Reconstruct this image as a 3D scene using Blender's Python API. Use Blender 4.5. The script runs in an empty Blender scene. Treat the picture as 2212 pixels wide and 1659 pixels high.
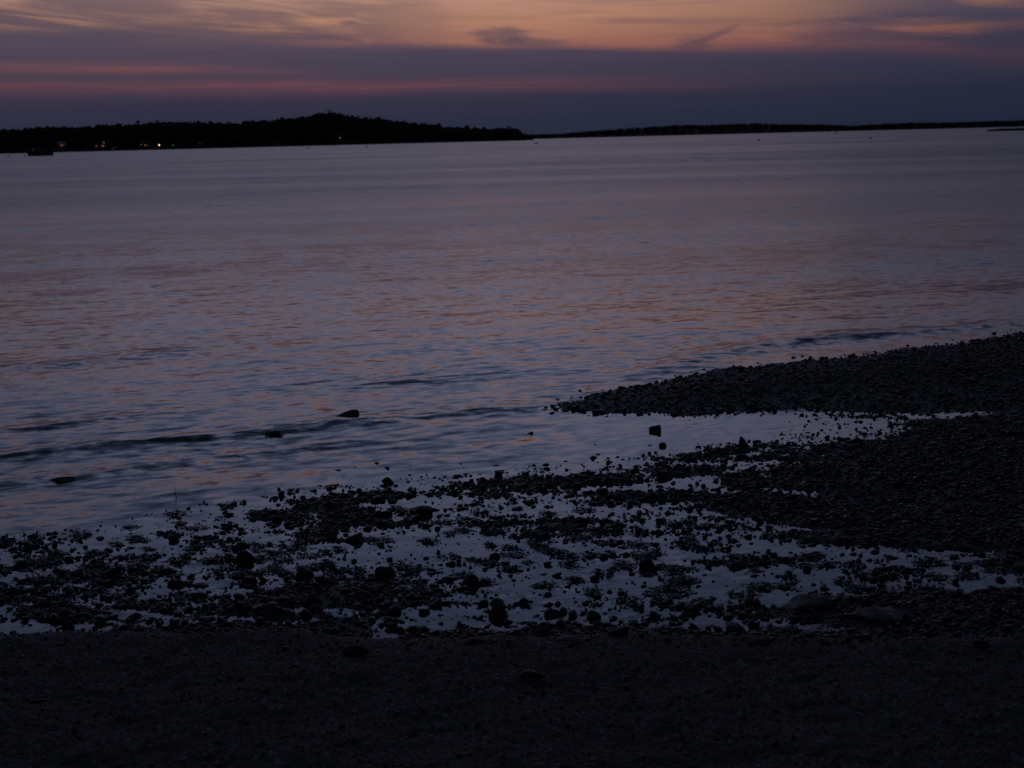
import bpy, bmesh, math, random
import numpy as np
from mathutils import Vector, Matrix, noise as mnoise

random.seed(7)
RNG = np.random.default_rng(11)
SC = bpy.context.scene
COL = SC.collection
R = math.radians

# ------------------------------------------------------------------ camera
CAM_H = 2.2
FPX = 1407.0                      # focal length in pixels of a 1024 px wide frame
PITCH = math.atan(245.1 / FPX)
ROLL = math.atan(0.0252)
_f = Vector((0, math.cos(PITCH), -math.sin(PITCH)))
_r0 = Vector((1, 0, 0)); _u0 = Vector((0, math.sin(PITCH), math.cos(PITCH)))
_R = _r0 * math.cos(ROLL) - _u0 * math.sin(ROLL)
_U = _r0 * math.sin(ROLL) + _u0 * math.cos(ROLL)
cam_d = bpy.data.cameras.new('camera')
cam = bpy.data.objects.new('camera', cam_d); COL.objects.link(cam)
M4 = Matrix(((_R.x, _U.x, -_f.x, 0), (_R.y, _U.y, -_f.y, 0), (_R.z, _U.z, -_f.z, CAM_H), (0, 0, 0, 1)))
cam.matrix_world = M4
cam_d.sensor_width = 36.0
cam_d.lens = 36.0 * FPX / 1024.0
cam_d.clip_start = 0.1; cam_d.clip_end = 40000
cam_d.dof.use_dof = True
cam_d.dof.focus_distance = 9.5
cam_d.dof.aperture_fstop = 4.6
SC.camera = cam

SC.view_settings.view_transform = 'Standard'
SC.view_settings.look = 'None'
SC.view_settings.gamma = 1.0
SC.view_settings.exposure = 0.0
SC.view_settings.use_curve_mapping = False
SC.render.engine = 'CYCLES'
SC.cycles.max_bounces = 5
SC.cycles.glossy_bounces = 3
SC.cycles.use_denoising = True


def ray(px, py):
    d = _R * ((px - 512) / FPX) + _U * ((384 - py) / FPX) + _f
    return d.normalized()

def azel(px, py):
    d = ray(px, py)
    return math.degrees(math.atan2(d.x, d.y)), math.degrees(math.asin(d.z))

def ground(px, py, z=0.0):
    d = ray(px, py)
    t = (z - CAM_H) / d.z
    return Vector((d.x * t, d.y * t, z))

def far(px, dist, z=0.0):
    """the point at a given distance whose bearing passes the far shore there"""
    d = ray(px, 140 + (512 - px) * 0.0252)
    k = dist / math.hypot(d.x, d.y)
    return Vector((d.x * k, d.y * k, z))

def D(x, y):              # bearings noted on a 2212 px wide enlargement
    return (x / 2.1602, y / 2.1602)

# ------------------------------------------------------------------ sky (world)
world = bpy.data.worlds.new('World'); SC.world = world
world.use_nodes = True
NT = world.node_tree
for n in list(NT.nodes): NT.nodes.remove(n)

class G:
    """small helper to write node graphs as arithmetic"""
    def __init__(s, nt): s.nt = nt
    def put(s, sock, v):
        if isinstance(v, (int, float)): sock.default_value = v
        elif isinstance(v, (tuple, list)): sock.default_value = v
        else: s.nt.links.new(v, sock)
    def m(s, op, a, b=0.0, c=None, clamp=False):
        n = s.nt.nodes.new('ShaderNodeMath'); n.operation = op; n.use_clamp = clamp
        s.put(n.inputs[0], a); s.put(n.inputs[1], b)
        if c is not None: s.put(n.inputs[2], c)
        return n.outputs[0]
    def add(s, a, b): return s.m('ADD', a, b)
    def sub(s, a, b): return s.m('SUBTRACT', a, b)
    def mul(s, a, b): return s.m('MULTIPLY', a, b)
    def div(s, a, b): return s.m('DIVIDE', a, b)
    def ss(s, x, a, b, lo=0.0, hi=1.0, kind='SMOOTHSTEP'):
        n = s.nt.nodes.new('ShaderNodeMapRange'); n.interpolation_type = kind
        s.put(n.inputs['Value'], x); s.put(n.inputs['From Min'], a); s.put(n.inputs['From Max'], b)
        s.put(n.inputs['To Min'], lo); s.put(n.inputs['To Max'], hi)
        return n.outputs['Result']
    def xyz(s, x, y, z=0.0):
        n = s.nt.nodes.new('ShaderNodeCombineXYZ')
        s.put(n.inputs[0], x); s.put(n.inputs[1], y); s.put(n.inputs[2], z)
        return n.outputs[0]
    def noise(s, vec, scale=1.0, detail=4.0, rough=0.5, dist=0.0, out='Fac'):
        n = s.nt.nodes.new('ShaderNodeTexNoise'); n.inputs['Scale'].default_value = scale
        n.inputs['Detail'].default_value = detail; n.inputs['Roughness'].default_value = rough
        n.inputs['Distortion'].default_value = dist
        s.put(n.inputs['Vector'], vec)
        return n.outputs[out]
    def curve(s, x, pts):
        n = s.nt.nodes.new('ShaderNodeFloatCurve'); s.put(n.inputs['Value'], x)
        c = n.mapping.curves[0]; n.mapping.use_clip = False
        while len(c.points) < len(pts): c.points.new(0.5, 0.5)
        for p, q in zip(c.points, sorted(pts)): p.location = q; p.handle_type = 'AUTO_CLAMPED'
        n.mapping.update()
        return n.outputs[0]
    def ramp(s, x, pts, kind='EASE'):
        n = s.nt.nodes.new('ShaderNodeValToRGB'); s.put(n.inputs[0], x)
        e = n.color_ramp.elements; n.color_ramp.interpolation = kind
        while len(e) < len(pts): e.new(0.5)
        for el, (p, c) in zip(e, pts): el.position = p; el.color = (*c, 1)
        return n.outputs[0]
    def mix(s, f, a, b, kind='MIX'):
        n = s.nt.nodes.new('ShaderNodeMix'); n.data_type = 'RGBA'; n.blend_type = kind
        s.put(n.inputs['Factor'], f)
        for k, v in ((6, a), (7, b)):
            if isinstance(v, (tuple, list)) and len(v) == 3: v = (*v, 1)
            s.put(n.inputs[k], v)
        return n.outputs[2]

def lin(r, g, b):
    f = lambda c: (c / 255 / 12.92) if c < 10.3 else ((c / 255 + 0.055) / 1.055) ** 2.4
    return (f(r), f(g), f(b))

g = G(NT)
tc = NT.nodes.new('ShaderNodeTexCoord')
sep = NT.nodes.new('ShaderNodeSeparateXYZ'); NT.links.new(tc.outputs['Generated'], sep.inputs[0])
U = g.mul(g.m('ARCTAN2', sep.outputs[0], sep.outputs[1]), 180 / math.pi)
V = g.mul(g.m('ARCSINE', g.m('MINIMUM', g.m('MAXIMUM', sep.outputs[2], -1), 1)), 180 / math.pi)
T = g.ss(U, -25.0, 25.0, 0.0, 1.0, 'LINEAR')
def tu(px, py):
    a, e = azel(px, py); return (a + 25) / 50, e
def linecurve(pts, scale=10.0):
    """height of a cloud edge against bearing"""
    out = [(max(0.0, min(1.0, tu(*p)[0])), tu(*p)[1] / scale) for p in pts]
    return g.mul(g.curve(T, [(0.0, out[0][1])] + out + [(1.0, out[-1][1])]), scale)
def amount(pts):
    out = [(tu(px, 60)[0], s) for px, s in pts]
    return g.curve(T, [(0.0, out[0][1])] + out + [(1.0, out[-1][1])])

warp = g.noise(g.xyz(g.mul(U, 0.10), g.mul(V, 0.45), 3.1), 1.0, 3.0)
VV = g.add(V, g.mul(g.sub(warp, 0.5), 0.45))
fine = g.noise(g.xyz(g.mul(U, 0.13), g.mul(g.add(V, g.mul(U, 0.012)), 2.6), 0.0), 1.0, 5.0, 0.55, 0.25)
finer = g.noise(g.xyz(g.mul(U, 0.10), g.mul(V, 7.5), 7.7), 1.0, 4.0, 0.55, 0.2)
diag = g.noise(g.xyz(g.mul(U, 0.17), g.mul(g.add(V, g.mul(U, 0.085)), 1.45), 5.0), 1.0, 5.0, 0.52, 0.4)

# glow breaking through above the big bank of cloud
edge = linecurve([(0, 30), (60, 33), (150, 39), (231, 41), (300, 45), (400, 45), (480, 46), (560, 48), (640, 50),
                  (740, 52), (850, 52), (940, 55), (1024, 64)])
soft = amount([(0, .30), (250, .26), (420, .2), (640, .22), (760, .32), (1024, .6)])
top = g.ss(VV, g.sub(edge, g.mul(soft, 0.8)), g.add(edge, g.mul(soft, 1.1)))
# diagonal grey streaks at upper left, patchy ones at upper right
lft = amount([(0, 1.0), (150, .95), (330, .75), (430, .4), (520, .06), (700, .12), (820, .35), (900, .8), (1024, .95)])
stre = g.ss(diag, 0.34, 0.57)
cut = g.mul(g.mul(lft, stre), g.ss(V, 4.0, 8.0, 1.0, 0.45))
cut = g.mul(cut, 0.95)
general = g.mul(g.ss(fine, 0.42, 0.72), 0.34)
top = g.mul(top, g.mul(g.sub(1.0, cut), g.sub(1.0, general)))

def blob(px, py, wx, wy, k, tilt=0.0, thr=0.0):
    a, e = azel(px, py); sx = wx / 24.6; sy = wy / 24.6
    du = g.sub(U, a); dv = g.sub(g.sub(V, e), g.mul(du, tilt))
    q = g.add(g.m('POWER', g.m('ABSOLUTE', g.div(du, sx)), 2.0), g.m('POWER', g.m('ABSOLUTE', g.div(dv, sy)), 2.0))
    q = g.add(q, g.mul(g.sub(wisp, 0.5), 4.2))
    return g.mul(g.ss(q, 2.0, -0.3), k)
wisp = g.noise(g.xyz(g.mul(U, 0.6), g.mul(V, 2.8), 1.3), 1.0, 6.0, 0.62, 0.5)
for args in ((500, 34, 25, 7, .75, -0.06), (530, 42, 46, 4.5, .6, -0.05), (717, 34, 20, 3.6, .5, 0.36), (693, 44, 18, 7, .6, 0.1),
             (348, 23, 8, 2.2, .4, 0.0), (820, 22, 50, 3.2, .35, 0.0), (620, 20, 42, 3.0, .28, -.03),
             (838, 35, 44, 8, .55, 0.05), (968, 14, 110, 7, .8, 0.0), (985, 38, 90, 8.5, .78, 0.02), (1010, 24, 40, 14, .5, 0),
             (60, 38, 120, 7, .75, -0.03), (205, 28, 90, 5, .6, -0.09), (330, 40, 110, 4.5, .55, -0.08)):
    top = g.mul(top, g.sub(1.0, blob(*args)))
hole = blob(902, 24, 40, 5.5, .55, 0.0)
top = g.m('MAXIMUM', top, g.mul(hole, 0.85))

def band(pts, w, pts_s):
    c = linecurve(pts); q = g.div(g.sub(VV, c), w)
    return g.mul(g.m('EXPONENT', g.mul(g.mul(q, q), -1.0)), amount(pts_s))
ba = band([(0, 87), (150, 87), (300, 86.5), (450, 85), (600, 83), (720, 81), (900, 80), (1024, 80)], 0.28,
          [(0, .9), (150, .88), (300, .8), (450, .66), (560, .54), (680, .36), (760, .16), (900, .05), (1024, .0)])
bb = band([(0, 67.5), (120, 68), (250, 71), (320, 73), (600, 73), (1024, 70)], 0.21,
          [(0, .8), (130, .78), (210, .5), (300, .22), (380, .05), (600, 0), (1024, 0)])
bc = band([(0, 60), (500, 60), (800, 47), (900, 47), (1024, 54)], 0.3,
          [(0, 0), (600, 0), (800, .25), (900, .55), (1024, .5)])
lay = g.mul(g.ss(finer, 0.32, 0.60, 0.60, 1.0), g.ss(g.noise(g.xyz(g.mul(U, 0.16), g.mul(g.add(V, g.mul(U, -0.01)), 3.2), 11.0), 1.0, 4.0, 0.6, 0.4), 0.34, 0.58, 0.55, 1.0))
low = g.mul(g.m('MAXIMUM', g.m('MAXIMUM', ba, bb), bc), lay)
MASK = g.m('MINIMUM', g.m('MAXIMUM', top, low), 1.0)

S = g.m('SQRT', g.m('MAXIMUM', g.div(V, 90.0), 0.0))
p = lambda v: math.sqrt(v / 90.0)
glow = g.ramp(S, [(0.0, lin(90, 56, 70)), (p(2.0), lin(108, 67, 77)), (p(2.9), lin(119, 74, 80)), (p(3.6), lin(160, 104, 90)),
                  (p(4.8), lin(184, 134, 108)), (p(6.4), lin(186, 146, 134)), (p(8.4), lin(168, 153, 170)), (p(11.5), lin(150, 155, 190)),
                  (p(18), lin(117, 132, 171)), (p(28), lin(68, 82, 113)), (p(45), lin(40, 48, 66)), (1.0, lin(30, 36, 50))], 'LINEAR')
back = g.ramp(S, [(0.0, lin(26, 30, 44)), (p(4), lin(34, 37, 52)), (p(12), lin(40, 44, 60)), (p(30), lin(36, 42, 58)),
                  (1.0, lin(30, 36, 50))], 'LINEAR')
du0 = g.div(g.add(U, 5.0), 27.5)
AZ = g.m('EXPONENT', g.mul(g.mul(du0, du0), -1.0))
clear = g.mix(AZ, back, glow)
cloud_c = g.ramp(S, [(0.0, lin(37, 43, 62)), (p(.8), lin(43, 46, 65)), (p(1.7), lin(52, 50, 68)), (p(2.6), lin(66, 61, 78)), (p(3.6), lin(74, 67, 84)),
                     (p(6), lin(88, 79, 93)), (p(10), lin(114, 117, 144)), (p(18), lin(100, 113, 148)), (p(28), lin(62, 73, 100)), (p(45), lin(38, 45, 62)),
                     (1.0, lin(30, 36, 50))], 'LINEAR')
cloud_r = g.ramp(S, [(0.0, lin(27, 35, 55)), (p(1.5), lin(37, 41, 61)), (p(3.6), lin(54, 54, 74)), (p(8), lin(76, 82, 108)), (p(18), lin(76, 90, 122)), (p(28), lin(54, 64, 88)),
                     (p(45), lin(36, 42, 58)), (1.0, lin(30, 36, 50))], 'LINEAR')
cloud_b = g.ramp(S, [(0.0, lin(22, 26, 38)), (p(12), lin(38, 42, 57)), (1.0, lin(30, 36, 50))], 'LINEAR')
side = g.ss(U, -4.0, 24.0)
cloudc = g.mix(side, cloud_c, cloud_r)
cloudc = g.mix(g.mul(g.ss(fine, 0.3, 0.7, 0.0, 0.14), g.ss(V, 2.2, 5.0)), cloudc, clear)
cloudc = g.mix(g.ss(g.m('ABSOLUTE', U), 26.0, 100.0), cloudc, cloud_b)
final = g.mix(MASK, cloudc, clear)
bgn = NT.nodes.new('ShaderNodeBackground'); NT.links.new(final, bgn.inputs[0]); bgn.inputs[1].default_value = 1.0
wo = NT.nodes.new('ShaderNodeOutputWorld'); NT.links.new(bgn.outputs[0], wo.inputs[0])

# ------------------------------------------------------------------ helpers
def tag(o, label=None, cat=None, group=None, kind=None):
    if label: o['label'] = label
    if cat: o['category'] = cat
    if group: o['group'] = group
    if kind: o['kind'] = kind
    return o

def link(name, me, mat=None, parent=None, loc=None):
    o = bpy.data.objects.new(name, me)
    if mat and me is not None and not me.materials: me.materials.append(mat)
    COL.objects.link(o)
    if parent: o.parent = parent
    if loc is not None: o.location = loc
    return o

def empty(name, loc, rz=0.0):
    o = bpy.data.objects.new(name, None); COL.objects.link(o)
    o.location = loc; o.rotation_euler = (0, 0, rz); o.empty_display_size = 0.2
    return o

def npmesh(name, verts, faces, smooth=True):
    """fast mesh from arrays; faces is (n, 3) or (n, 4)"""
    me = bpy.data.meshes.new(name)
    verts = np.asarray(verts, dtype=np.float32); faces = np.asarray(faces, dtype=np.int32)
    k = faces.shape[1]
    me.vertices.add(len(verts)); me.vertices.foreach_set('co', verts.ravel())
    me.loops.add(faces.size); me.loops.foreach_set('vertex_index', faces.ravel())
    me.polygons.add(len(faces))
    me.polygons.foreach_set('loop_start', np.arange(0, faces.size, k, dtype=np.int32))
    me.polygons.foreach_set('use_smooth', np.full(len(faces), smooth, dtype=bool))
    me.update(calc_edges=True)
    return me

def attr(me, name, vals):
    a = me.attributes.new(name, 'FLOAT', 'POINT'); a.data.foreach_set('value', np.asarray(vals, dtype=np.float32))

def bmesh_to(name, bm, smooth=False):
    me = bpy.data.meshes.new(name); bm.to_mesh(me); bm.free()
    if smooth: me.polygons.foreach_set('use_smooth', [True] * len(me.polygons))
    return me

def material(name):
    m = bpy.data.materials.new(name); m.use_nodes = True
    b = m.node_tree.nodes['Principled BSDF']
    return m, G(m.node_tree), b

def simple(name, col, rough=0.7, spec=0.5, var=0.25, scale=3.0):
    m, q, b = material(name)
    t = m.node_tree.nodes.new('ShaderNodeTexCoord')
    n = q.noise(t.outputs['Object'], scale, 4.0)
    a = tuple(c * (1 - var) for c in col); c2 = tuple(min(1, c * (1 + var)) for c in col)
    m.node_tree.links.new(q.mix(n, a, c2), b.inputs['Base Color'])
    b.inputs['Roughness'].default_value = rough; b.inputs['Specular IOR Level'].default_value = spec
    return m

def emitter(name, col, strength):
    m, q, b = material(name)
    b.inputs['Base Color'].default_value = (*col, 1)
    b.inputs['Emission Color'].default_value = (*col, 1)
    b.inputs['Emission Strength'].default_value = strength
    return m

# value noise in numpy
_perm = RNG.random((256, 256))
def vnoise(x, y):
    xi = np.floor(x).astype(int); yi = np.floor(y).astype(int)
    fx = x - xi; fy = y - yi
    fx = fx * fx * (3 - 2 * fx); fy = fy * fy * (3 - 2 * fy)
    a = _perm[xi & 255, yi & 255]; b = _perm[(xi + 1) & 255, yi & 255]
    c = _perm[xi & 255, (yi + 1) & 255]; d = _perm[(xi + 1) & 255, (yi + 1) & 255]
    return (a * (1 - fx) + b * fx) * (1 - fy) + (c * (1 - fx) + d * fx) * fy - 0.5
def fbm(x, y, o=3, s=1.0):
    t = 0; a = 1.0
    for i in range(o):
        t = t + a * vnoise(x * s + 17.3 * i, y * s + 9.1 * i); a *= 0.5; s *= 2.03
    return t

# ------------------------------------------------------------------ the shape of the shore
def to_frame(x, y, z=0.0):
    X = x; Y = y; Z = np.zeros_like(x) + z - CAM_H
    a = _R.x * X + _R.y * Y + _R.z * Z; b = _U.x * X + _U.y * Y + _U.z * Z; c = _f.x * X + _f.y * Y + _f.z * Z
    c = np.maximum(c, 0.3)
    return 512 + FPX * a / c, 384 - FPX * b / c

GR = [  # how much of the ground lies bare of water (0 open water .. 9 gravel), surveyed row by row across the tidal flat
 (395, '00000000000000000'), (405, '00000000000000034'), (412, '00000000000003567'), (420, '00000000000005789'), (430, '00000000000004899'),
 (440, '00000000000016899'), (450, '00000000000258999'), (460, '00000000013668999'), (470, '00000000157868999'),
 (480, '00000013578878999'), (490, '00000268678889999'), (500, '00002788667789999'), (510, '00038888655689999'),
 (520, '00267786544579999'), (530, '11355675634578999'), (540, '34454556624567889'), (550, '34353346524446678'),
 (560, '64333355413455578'), (570, '65234555323443468'), (580, '55456666323443357'), (590, '66666754234455468'),
 (600, '76656754345347889'), (610, '67567655554357999'), (620, '66667765565456899'), (630, '67788877676577899'),
 (642, '99999999999999999'), (700, '99999999999999999')]
GY = np.array([r[0] for r in GR], float); GV = np.array([[int(c) for c in r[1]] for r in GR], float)
GV[(GY > 535) & (GY < 625), 8:14] += 0.9; GV[(GY > 545) & (GY < 595), 12:16] += 0.8; GV[(GY > 585) & (GY < 625), 0:8] += 0.5
def bare(x, y):
    px, py = to_frame(x, y)
    cx = np.clip(px / 64.0, 0, 15.999); ci = cx.astype(int); fx = cx - ci
    ry = np.clip(np.interp(py, GY, np.arange(len(GY))), 0, len(GY) - 1.001); ri = ry.astype(int); fy = ry - ri
    v = (GV[ri, ci] * (1 - fx) + GV[ri, ci + 1] * fx) * (1 - fy) + (GV[ri + 1, ci] * (1 - fx) + GV[ri + 1, ci + 1] * fx) * fy
    return v

def gp(pts, off=None): return np.array([[ground(*p).x, ground(*p).y] for p in pts])
BAR = gp([(1024, 333), (970, 342), (926, 348), (833, 359), (722, 370), (648, 384), (600, 394), (562, 404), (556, 410), (600, 413.5), (694, 415.5),
          (760, 412), (810, 410.5), (949, 411), (1024, 410)])
_e = BAR[0]; _l = BAR[-1]
BAR = np.vstack([[_e + np.array([3.2, 3.0])], BAR, [_l + np.array([3.2, 0.0])]])
def polydist(x, y, P, closed=True):
    d = np.full(x.shape, 1e9); ins = np.zeros(x.shape, bool); n = len(P)
    for i in range(n if closed else n - 1):
        a = P[i]; b = P[(i + 1) % n]; ab = b - a
        t = np.clip(((x - a[0]) * ab[0] + (y - a[1]) * ab[1]) / (ab @ ab), 0, 1)
        d = np.minimum(d, np.hypot(x - a[0] - t * ab[0], y - a[1] - t * ab[1]))
        if closed:
            c = ((a[1] > y) != (b[1] > y)) & (x < (b[0] - a[0]) * (y - a[1]) / (b[1] - a[1] + 1e-12) + a[0])
            ins ^= c
    return np.where(ins, d, -d) if closed else d

SANDE = gp([(-200, 632), (0, 634), (150, 636), (300, 636), (420, 641), (512, 642), (640, 641), (760, 644), (860, 644), (950, 640), (1024, 637), (1200, 634)])
def dips(x, y):
    """small hollows in the gravel that hold water"""
    return np.clip(fbm(x * .5 + 7, y + .2 * x, 4, 2.4) - 0.24, 0, 1)

def clump(x, y, gv):
    """0..1.2: how thickly stones gather, in ragged drifts along the shore"""
    n = fbm(x * 0.42 + y * .12, y, 3, 3.8) * 1.3 + fbm(x * .6 + 40, y, 2, 14.0) * 0.9
    return np.clip(0.66 - 3.0 * dips(x, y) + (gv - 5) * 0.125 + n * np.interp(gv, [0, 2, 5, 8, 9], [.6, 1, 1.2, .95, .3]), 0, 1.25)

def height(x, y, detail=True):
    gv = bare(x, y)
    cl = clump(x, y, gv)
    z = np.where(gv < 0.8, -0.035 - (1 - gv) * 0.1, -0.017 + 0.0165 * cl)
    z = z + np.where(gv > 6.3, (gv - 6.3) * 0.007, 0) * (1 - np.clip(dips(x, y) * 9, 0, 1))
    s = polydist(x, y, BAR)
    s = s + fbm(x, y, 4, 2.5) * 0.22
    zb = np.where(s > 0, 0.006 + 0.11 * (1 - np.exp(-s * 0.75)), s * 0.16)
    zb = np.maximum(zb, -0.3)
    z = np.maximum(z, zb)
    # the strand the camera stands on
    ye = np.interp(x, SANDE[:, 0], SANDE[:, 1]) + fbm(x, y * 0 + 3.3, 4, 2.6) * 0.17
    t = ye - y
    zs = np.where(t > 0, 0.02 + 0.125 * t + 0.02 * (1 - np.exp(-t * 9)), -0.5)
    z = np.where(t > 0, np.maximum(zs, z * 0.2), z)
    # ground rises gently inland on the right
    z = z + np.clip((x - 3.2) * 0.03, 0, 0.4) * (gv > 5)
    if detail:
        fl = np.clip((gv - 0.5) / 2, 0, 1) * (t <= 0) * (s < 0.0)
        z = z + fl * fbm(x + 40, y, 3, 14.0) * 0.007
        z = z + (s > 0) * fbm(x, y, 3, 8.0) * 0.012 * np.clip(s * 4, 0, 1)
        z = z + (t > 0) * (fbm(x, y * 1.3, 3, 3.0) * 0.030 + fbm(x, y, 3, 22.0) * 0.012) * np.clip(t * 5, .15, 1)
    # it all drops away into deeper water
    return z

# ------------------------------------------------------------------ materials of the shore
def shore_material():
    m, q, b = material('beach_gravel')
    nt = m.node_tree
    geo = nt.nodes.new('ShaderNodeNewGeometry')
    P = geo.outputs['Position']
    a = q.noise(P, 6.0, 5.0, 0.6); c = q.noise(P, 55.0, 4.0, 0.7)
    vor = nt.nodes.new('ShaderNodeTexVoronoi'); vor.inputs['Scale'].default_value = 75.0; nt.links.new(P, vor.inputs['Vector'])
    sv = nt.nodes.new('ShaderNodeSeparateColor'); nt.links.new(vor.outputs['Color'], sv.inputs[0])
    base = q.mix(q.ss(a, 0.3, 0.7), (0.064, 0.062, 0.053), (0.094, 0.090, 0.074))
    damp = q.noise(P, 1.3, 4.0, 0.6, 0.6)
    base = q.mix(q.ss(damp, 0.42, 0.66, 0.0, 0.55), base, (0.036, 0.036, 0.034))
    base = q.mix(q.ss(sv.outputs[0], 0.0, 1.0, 0.0, 0.75), base, (0.030, 0.031, 0.034))
    base = q.mix(q.ss(sv.outputs[1], 0.93, 0.97), base, (0.20, 0.19, 0.18))
    nt.links.new(base, b.inputs['Base Color'])
    sp = nt.nodes.new('ShaderNodeSeparateXYZ'); nt.links.new(P, sp.inputs[0])
    wet = q.ss(sp.outputs[2], -0.01, 0.10)
    nt.links.new(q.ss(wet, 0.0, 1.0, 0.6, 0.85), b.inputs['Roughness'])
    b.inputs['Specular IOR Level'].default_value = 0.25
    bp = nt.nodes.new('ShaderNodeBump'); bp.inputs['Distance'].default_value = 0.008; bp.inputs['Strength'].default_value = 0.8
    h = q.add(q.mul(c, 0.8), q.mul(q.sub(1.0, vor.outputs['Distance']), 0.7))
    nt.links.new(h, bp.inputs['Height']); nt.links.new(bp.outputs[0], b.inputs['Normal'])
    return m
M_SHORE = shore_material()

def stone_material(name, by_attr):
    m, q, b = material(name)
    nt = m.node_tree
    if by_attr:
        at = nt.nodes.new('ShaderNodeAttribute'); at.attribute_name = 'tint'; t = at.outputs['Fac']
    else:
        oi = nt.nodes.new('ShaderNodeObjectInfo'); t = oi.outputs['Random']
    geo = nt.nodes.new('ShaderNodeNewGeometry')
    n = q.noise(geo.outputs['Position'], 60.0, 5.0, 0.65)
    base = q.ramp(t, [(0.0, (0.010, 0.012, 0.013)), (0.35, (0.020, 0.021, 0.023)), (0.6, (0.030, 0.027, 0.025)), (0.8, (0.024, 0.027, 0.031)),
                      (0.95, (0.055, 0.052, 0.050)), (1.0, (0.14, 0.13, 0.125))], 'LINEAR')
    base = q.mix(q.ss(n, 0.35, 0.7, 0.0, 0.6), base, (0.020, 0.021, 0.020))
    nt.links.new(base, b.inputs['Base Color'])
    nt.links.new(q.ss(n, 0.3, 0.7, 0.24, 0.62), b.inputs['Roughness'])
    b.inputs['Specular IOR Level'].default_value = 0.26
    bp = nt.nodes.new('ShaderNodeBump'); bp.inputs['Distance'].default_value = 0.004; bp.inputs['Strength'].default_value = 0.7
    nt.links.new(n, bp.inputs['Height']); nt.links.new(bp.outputs[0], b.inputs['Normal'])
    return m
M_STONE = stone_material('wet_stone', False)
M_PEB = stone_material('wet_pebbles', True)

def rock_material():
    m, q, b = material('dark_rock')
    nt = m.node_tree
    geo = nt.nodes.new('ShaderNodeNewGeometry'); P = geo.outputs['Position']
    n = q.noise(P, 14.0, 6.0, 0.65); f = q.noise(P, 80.0, 4.0, 0.6)
    base = q.mix(q.ss(n, 0.35, 0.7), (0.014, 0.015, 0.016), (0.034, 0.032, 0.031))
    base = q.mix(q.ss(f, 0.55, 0.75, 0.0, 0.6), base, (0.018, 0.022, 0.014))
    nt.links.new(base, b.inputs['Base Color'])
    nt.links.new(q.ss(n, 0.3, 0.7, 0.4, 0.75), b.inputs['Roughness'])
    b.inputs['Specular IOR Level'].default_value = 0.22
    bp = nt.nodes.new('ShaderNodeBump'); bp.inputs['Distance'].default_value = 0.012; bp.inputs['Strength'].default_value = 0.8
    nt.links.new(q.add(n, q.mul(f, 0.4)), bp.inputs['Height']); nt.links.new(bp.outputs[0], b.inputs['Normal'])
    return m
M_ROCK = rock_material()

def weed_material():
    m, q, b = material('rockweed')
    nt = m.node_tree
    geo = nt.nodes.new('ShaderNodeNewGeometry')
    n = q.noise(geo.outputs['Position'], 30.0, 3.0)
    nt.links.new(q.mix(q.ss(n, 0.3, 0.7), (0.008, 0.007, 0.004), (0.030, 0.020, 0.008)), b.inputs['Base Color'])
    b.inputs['Roughness'].default_value = 0.4; b.inputs['Specular IOR Level'].default_value = 0.4
    return m
M_WEED = weed_material()

# ------------------------------------------------------------------ water
WAVES = [  # crests of the small swells running in along the shore: line, height, width
 (gp([D(-150, 1010), D(0, 985), D(200, 962), D(400, 948), D(560, 934), D(700, 912), D(850, 905), D(1000, 890), D(1120, 880), D(1230, 868)]), 0.017, 0.14),
 (gp([D(-150, 1060), D(0, 1042), D(150, 1030), D(300, 1003), D(500, 986), D(700, 962), D(860, 946)]), 0.016, 0.13),
 (gp([D(1330, 822), D(1450, 790), D(1600, 752), D(1750, 736), D(1900, 722), D(2050, 710), D(2212, 697), D(2400, 680)]), 0.024, 0.22),
 (gp([D(-100, 935), D(100, 922), D(250, 900), D(420, 885)]), 0.014, 0.13),
 (gp([D(-100, 800), D(100, 790), D(300, 770), D(480, 745)]), 0.014, 0.22),
 (gp([D(700, 838), D(900, 822), D(1060, 812)]), 0.010, 0.18),
]
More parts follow.
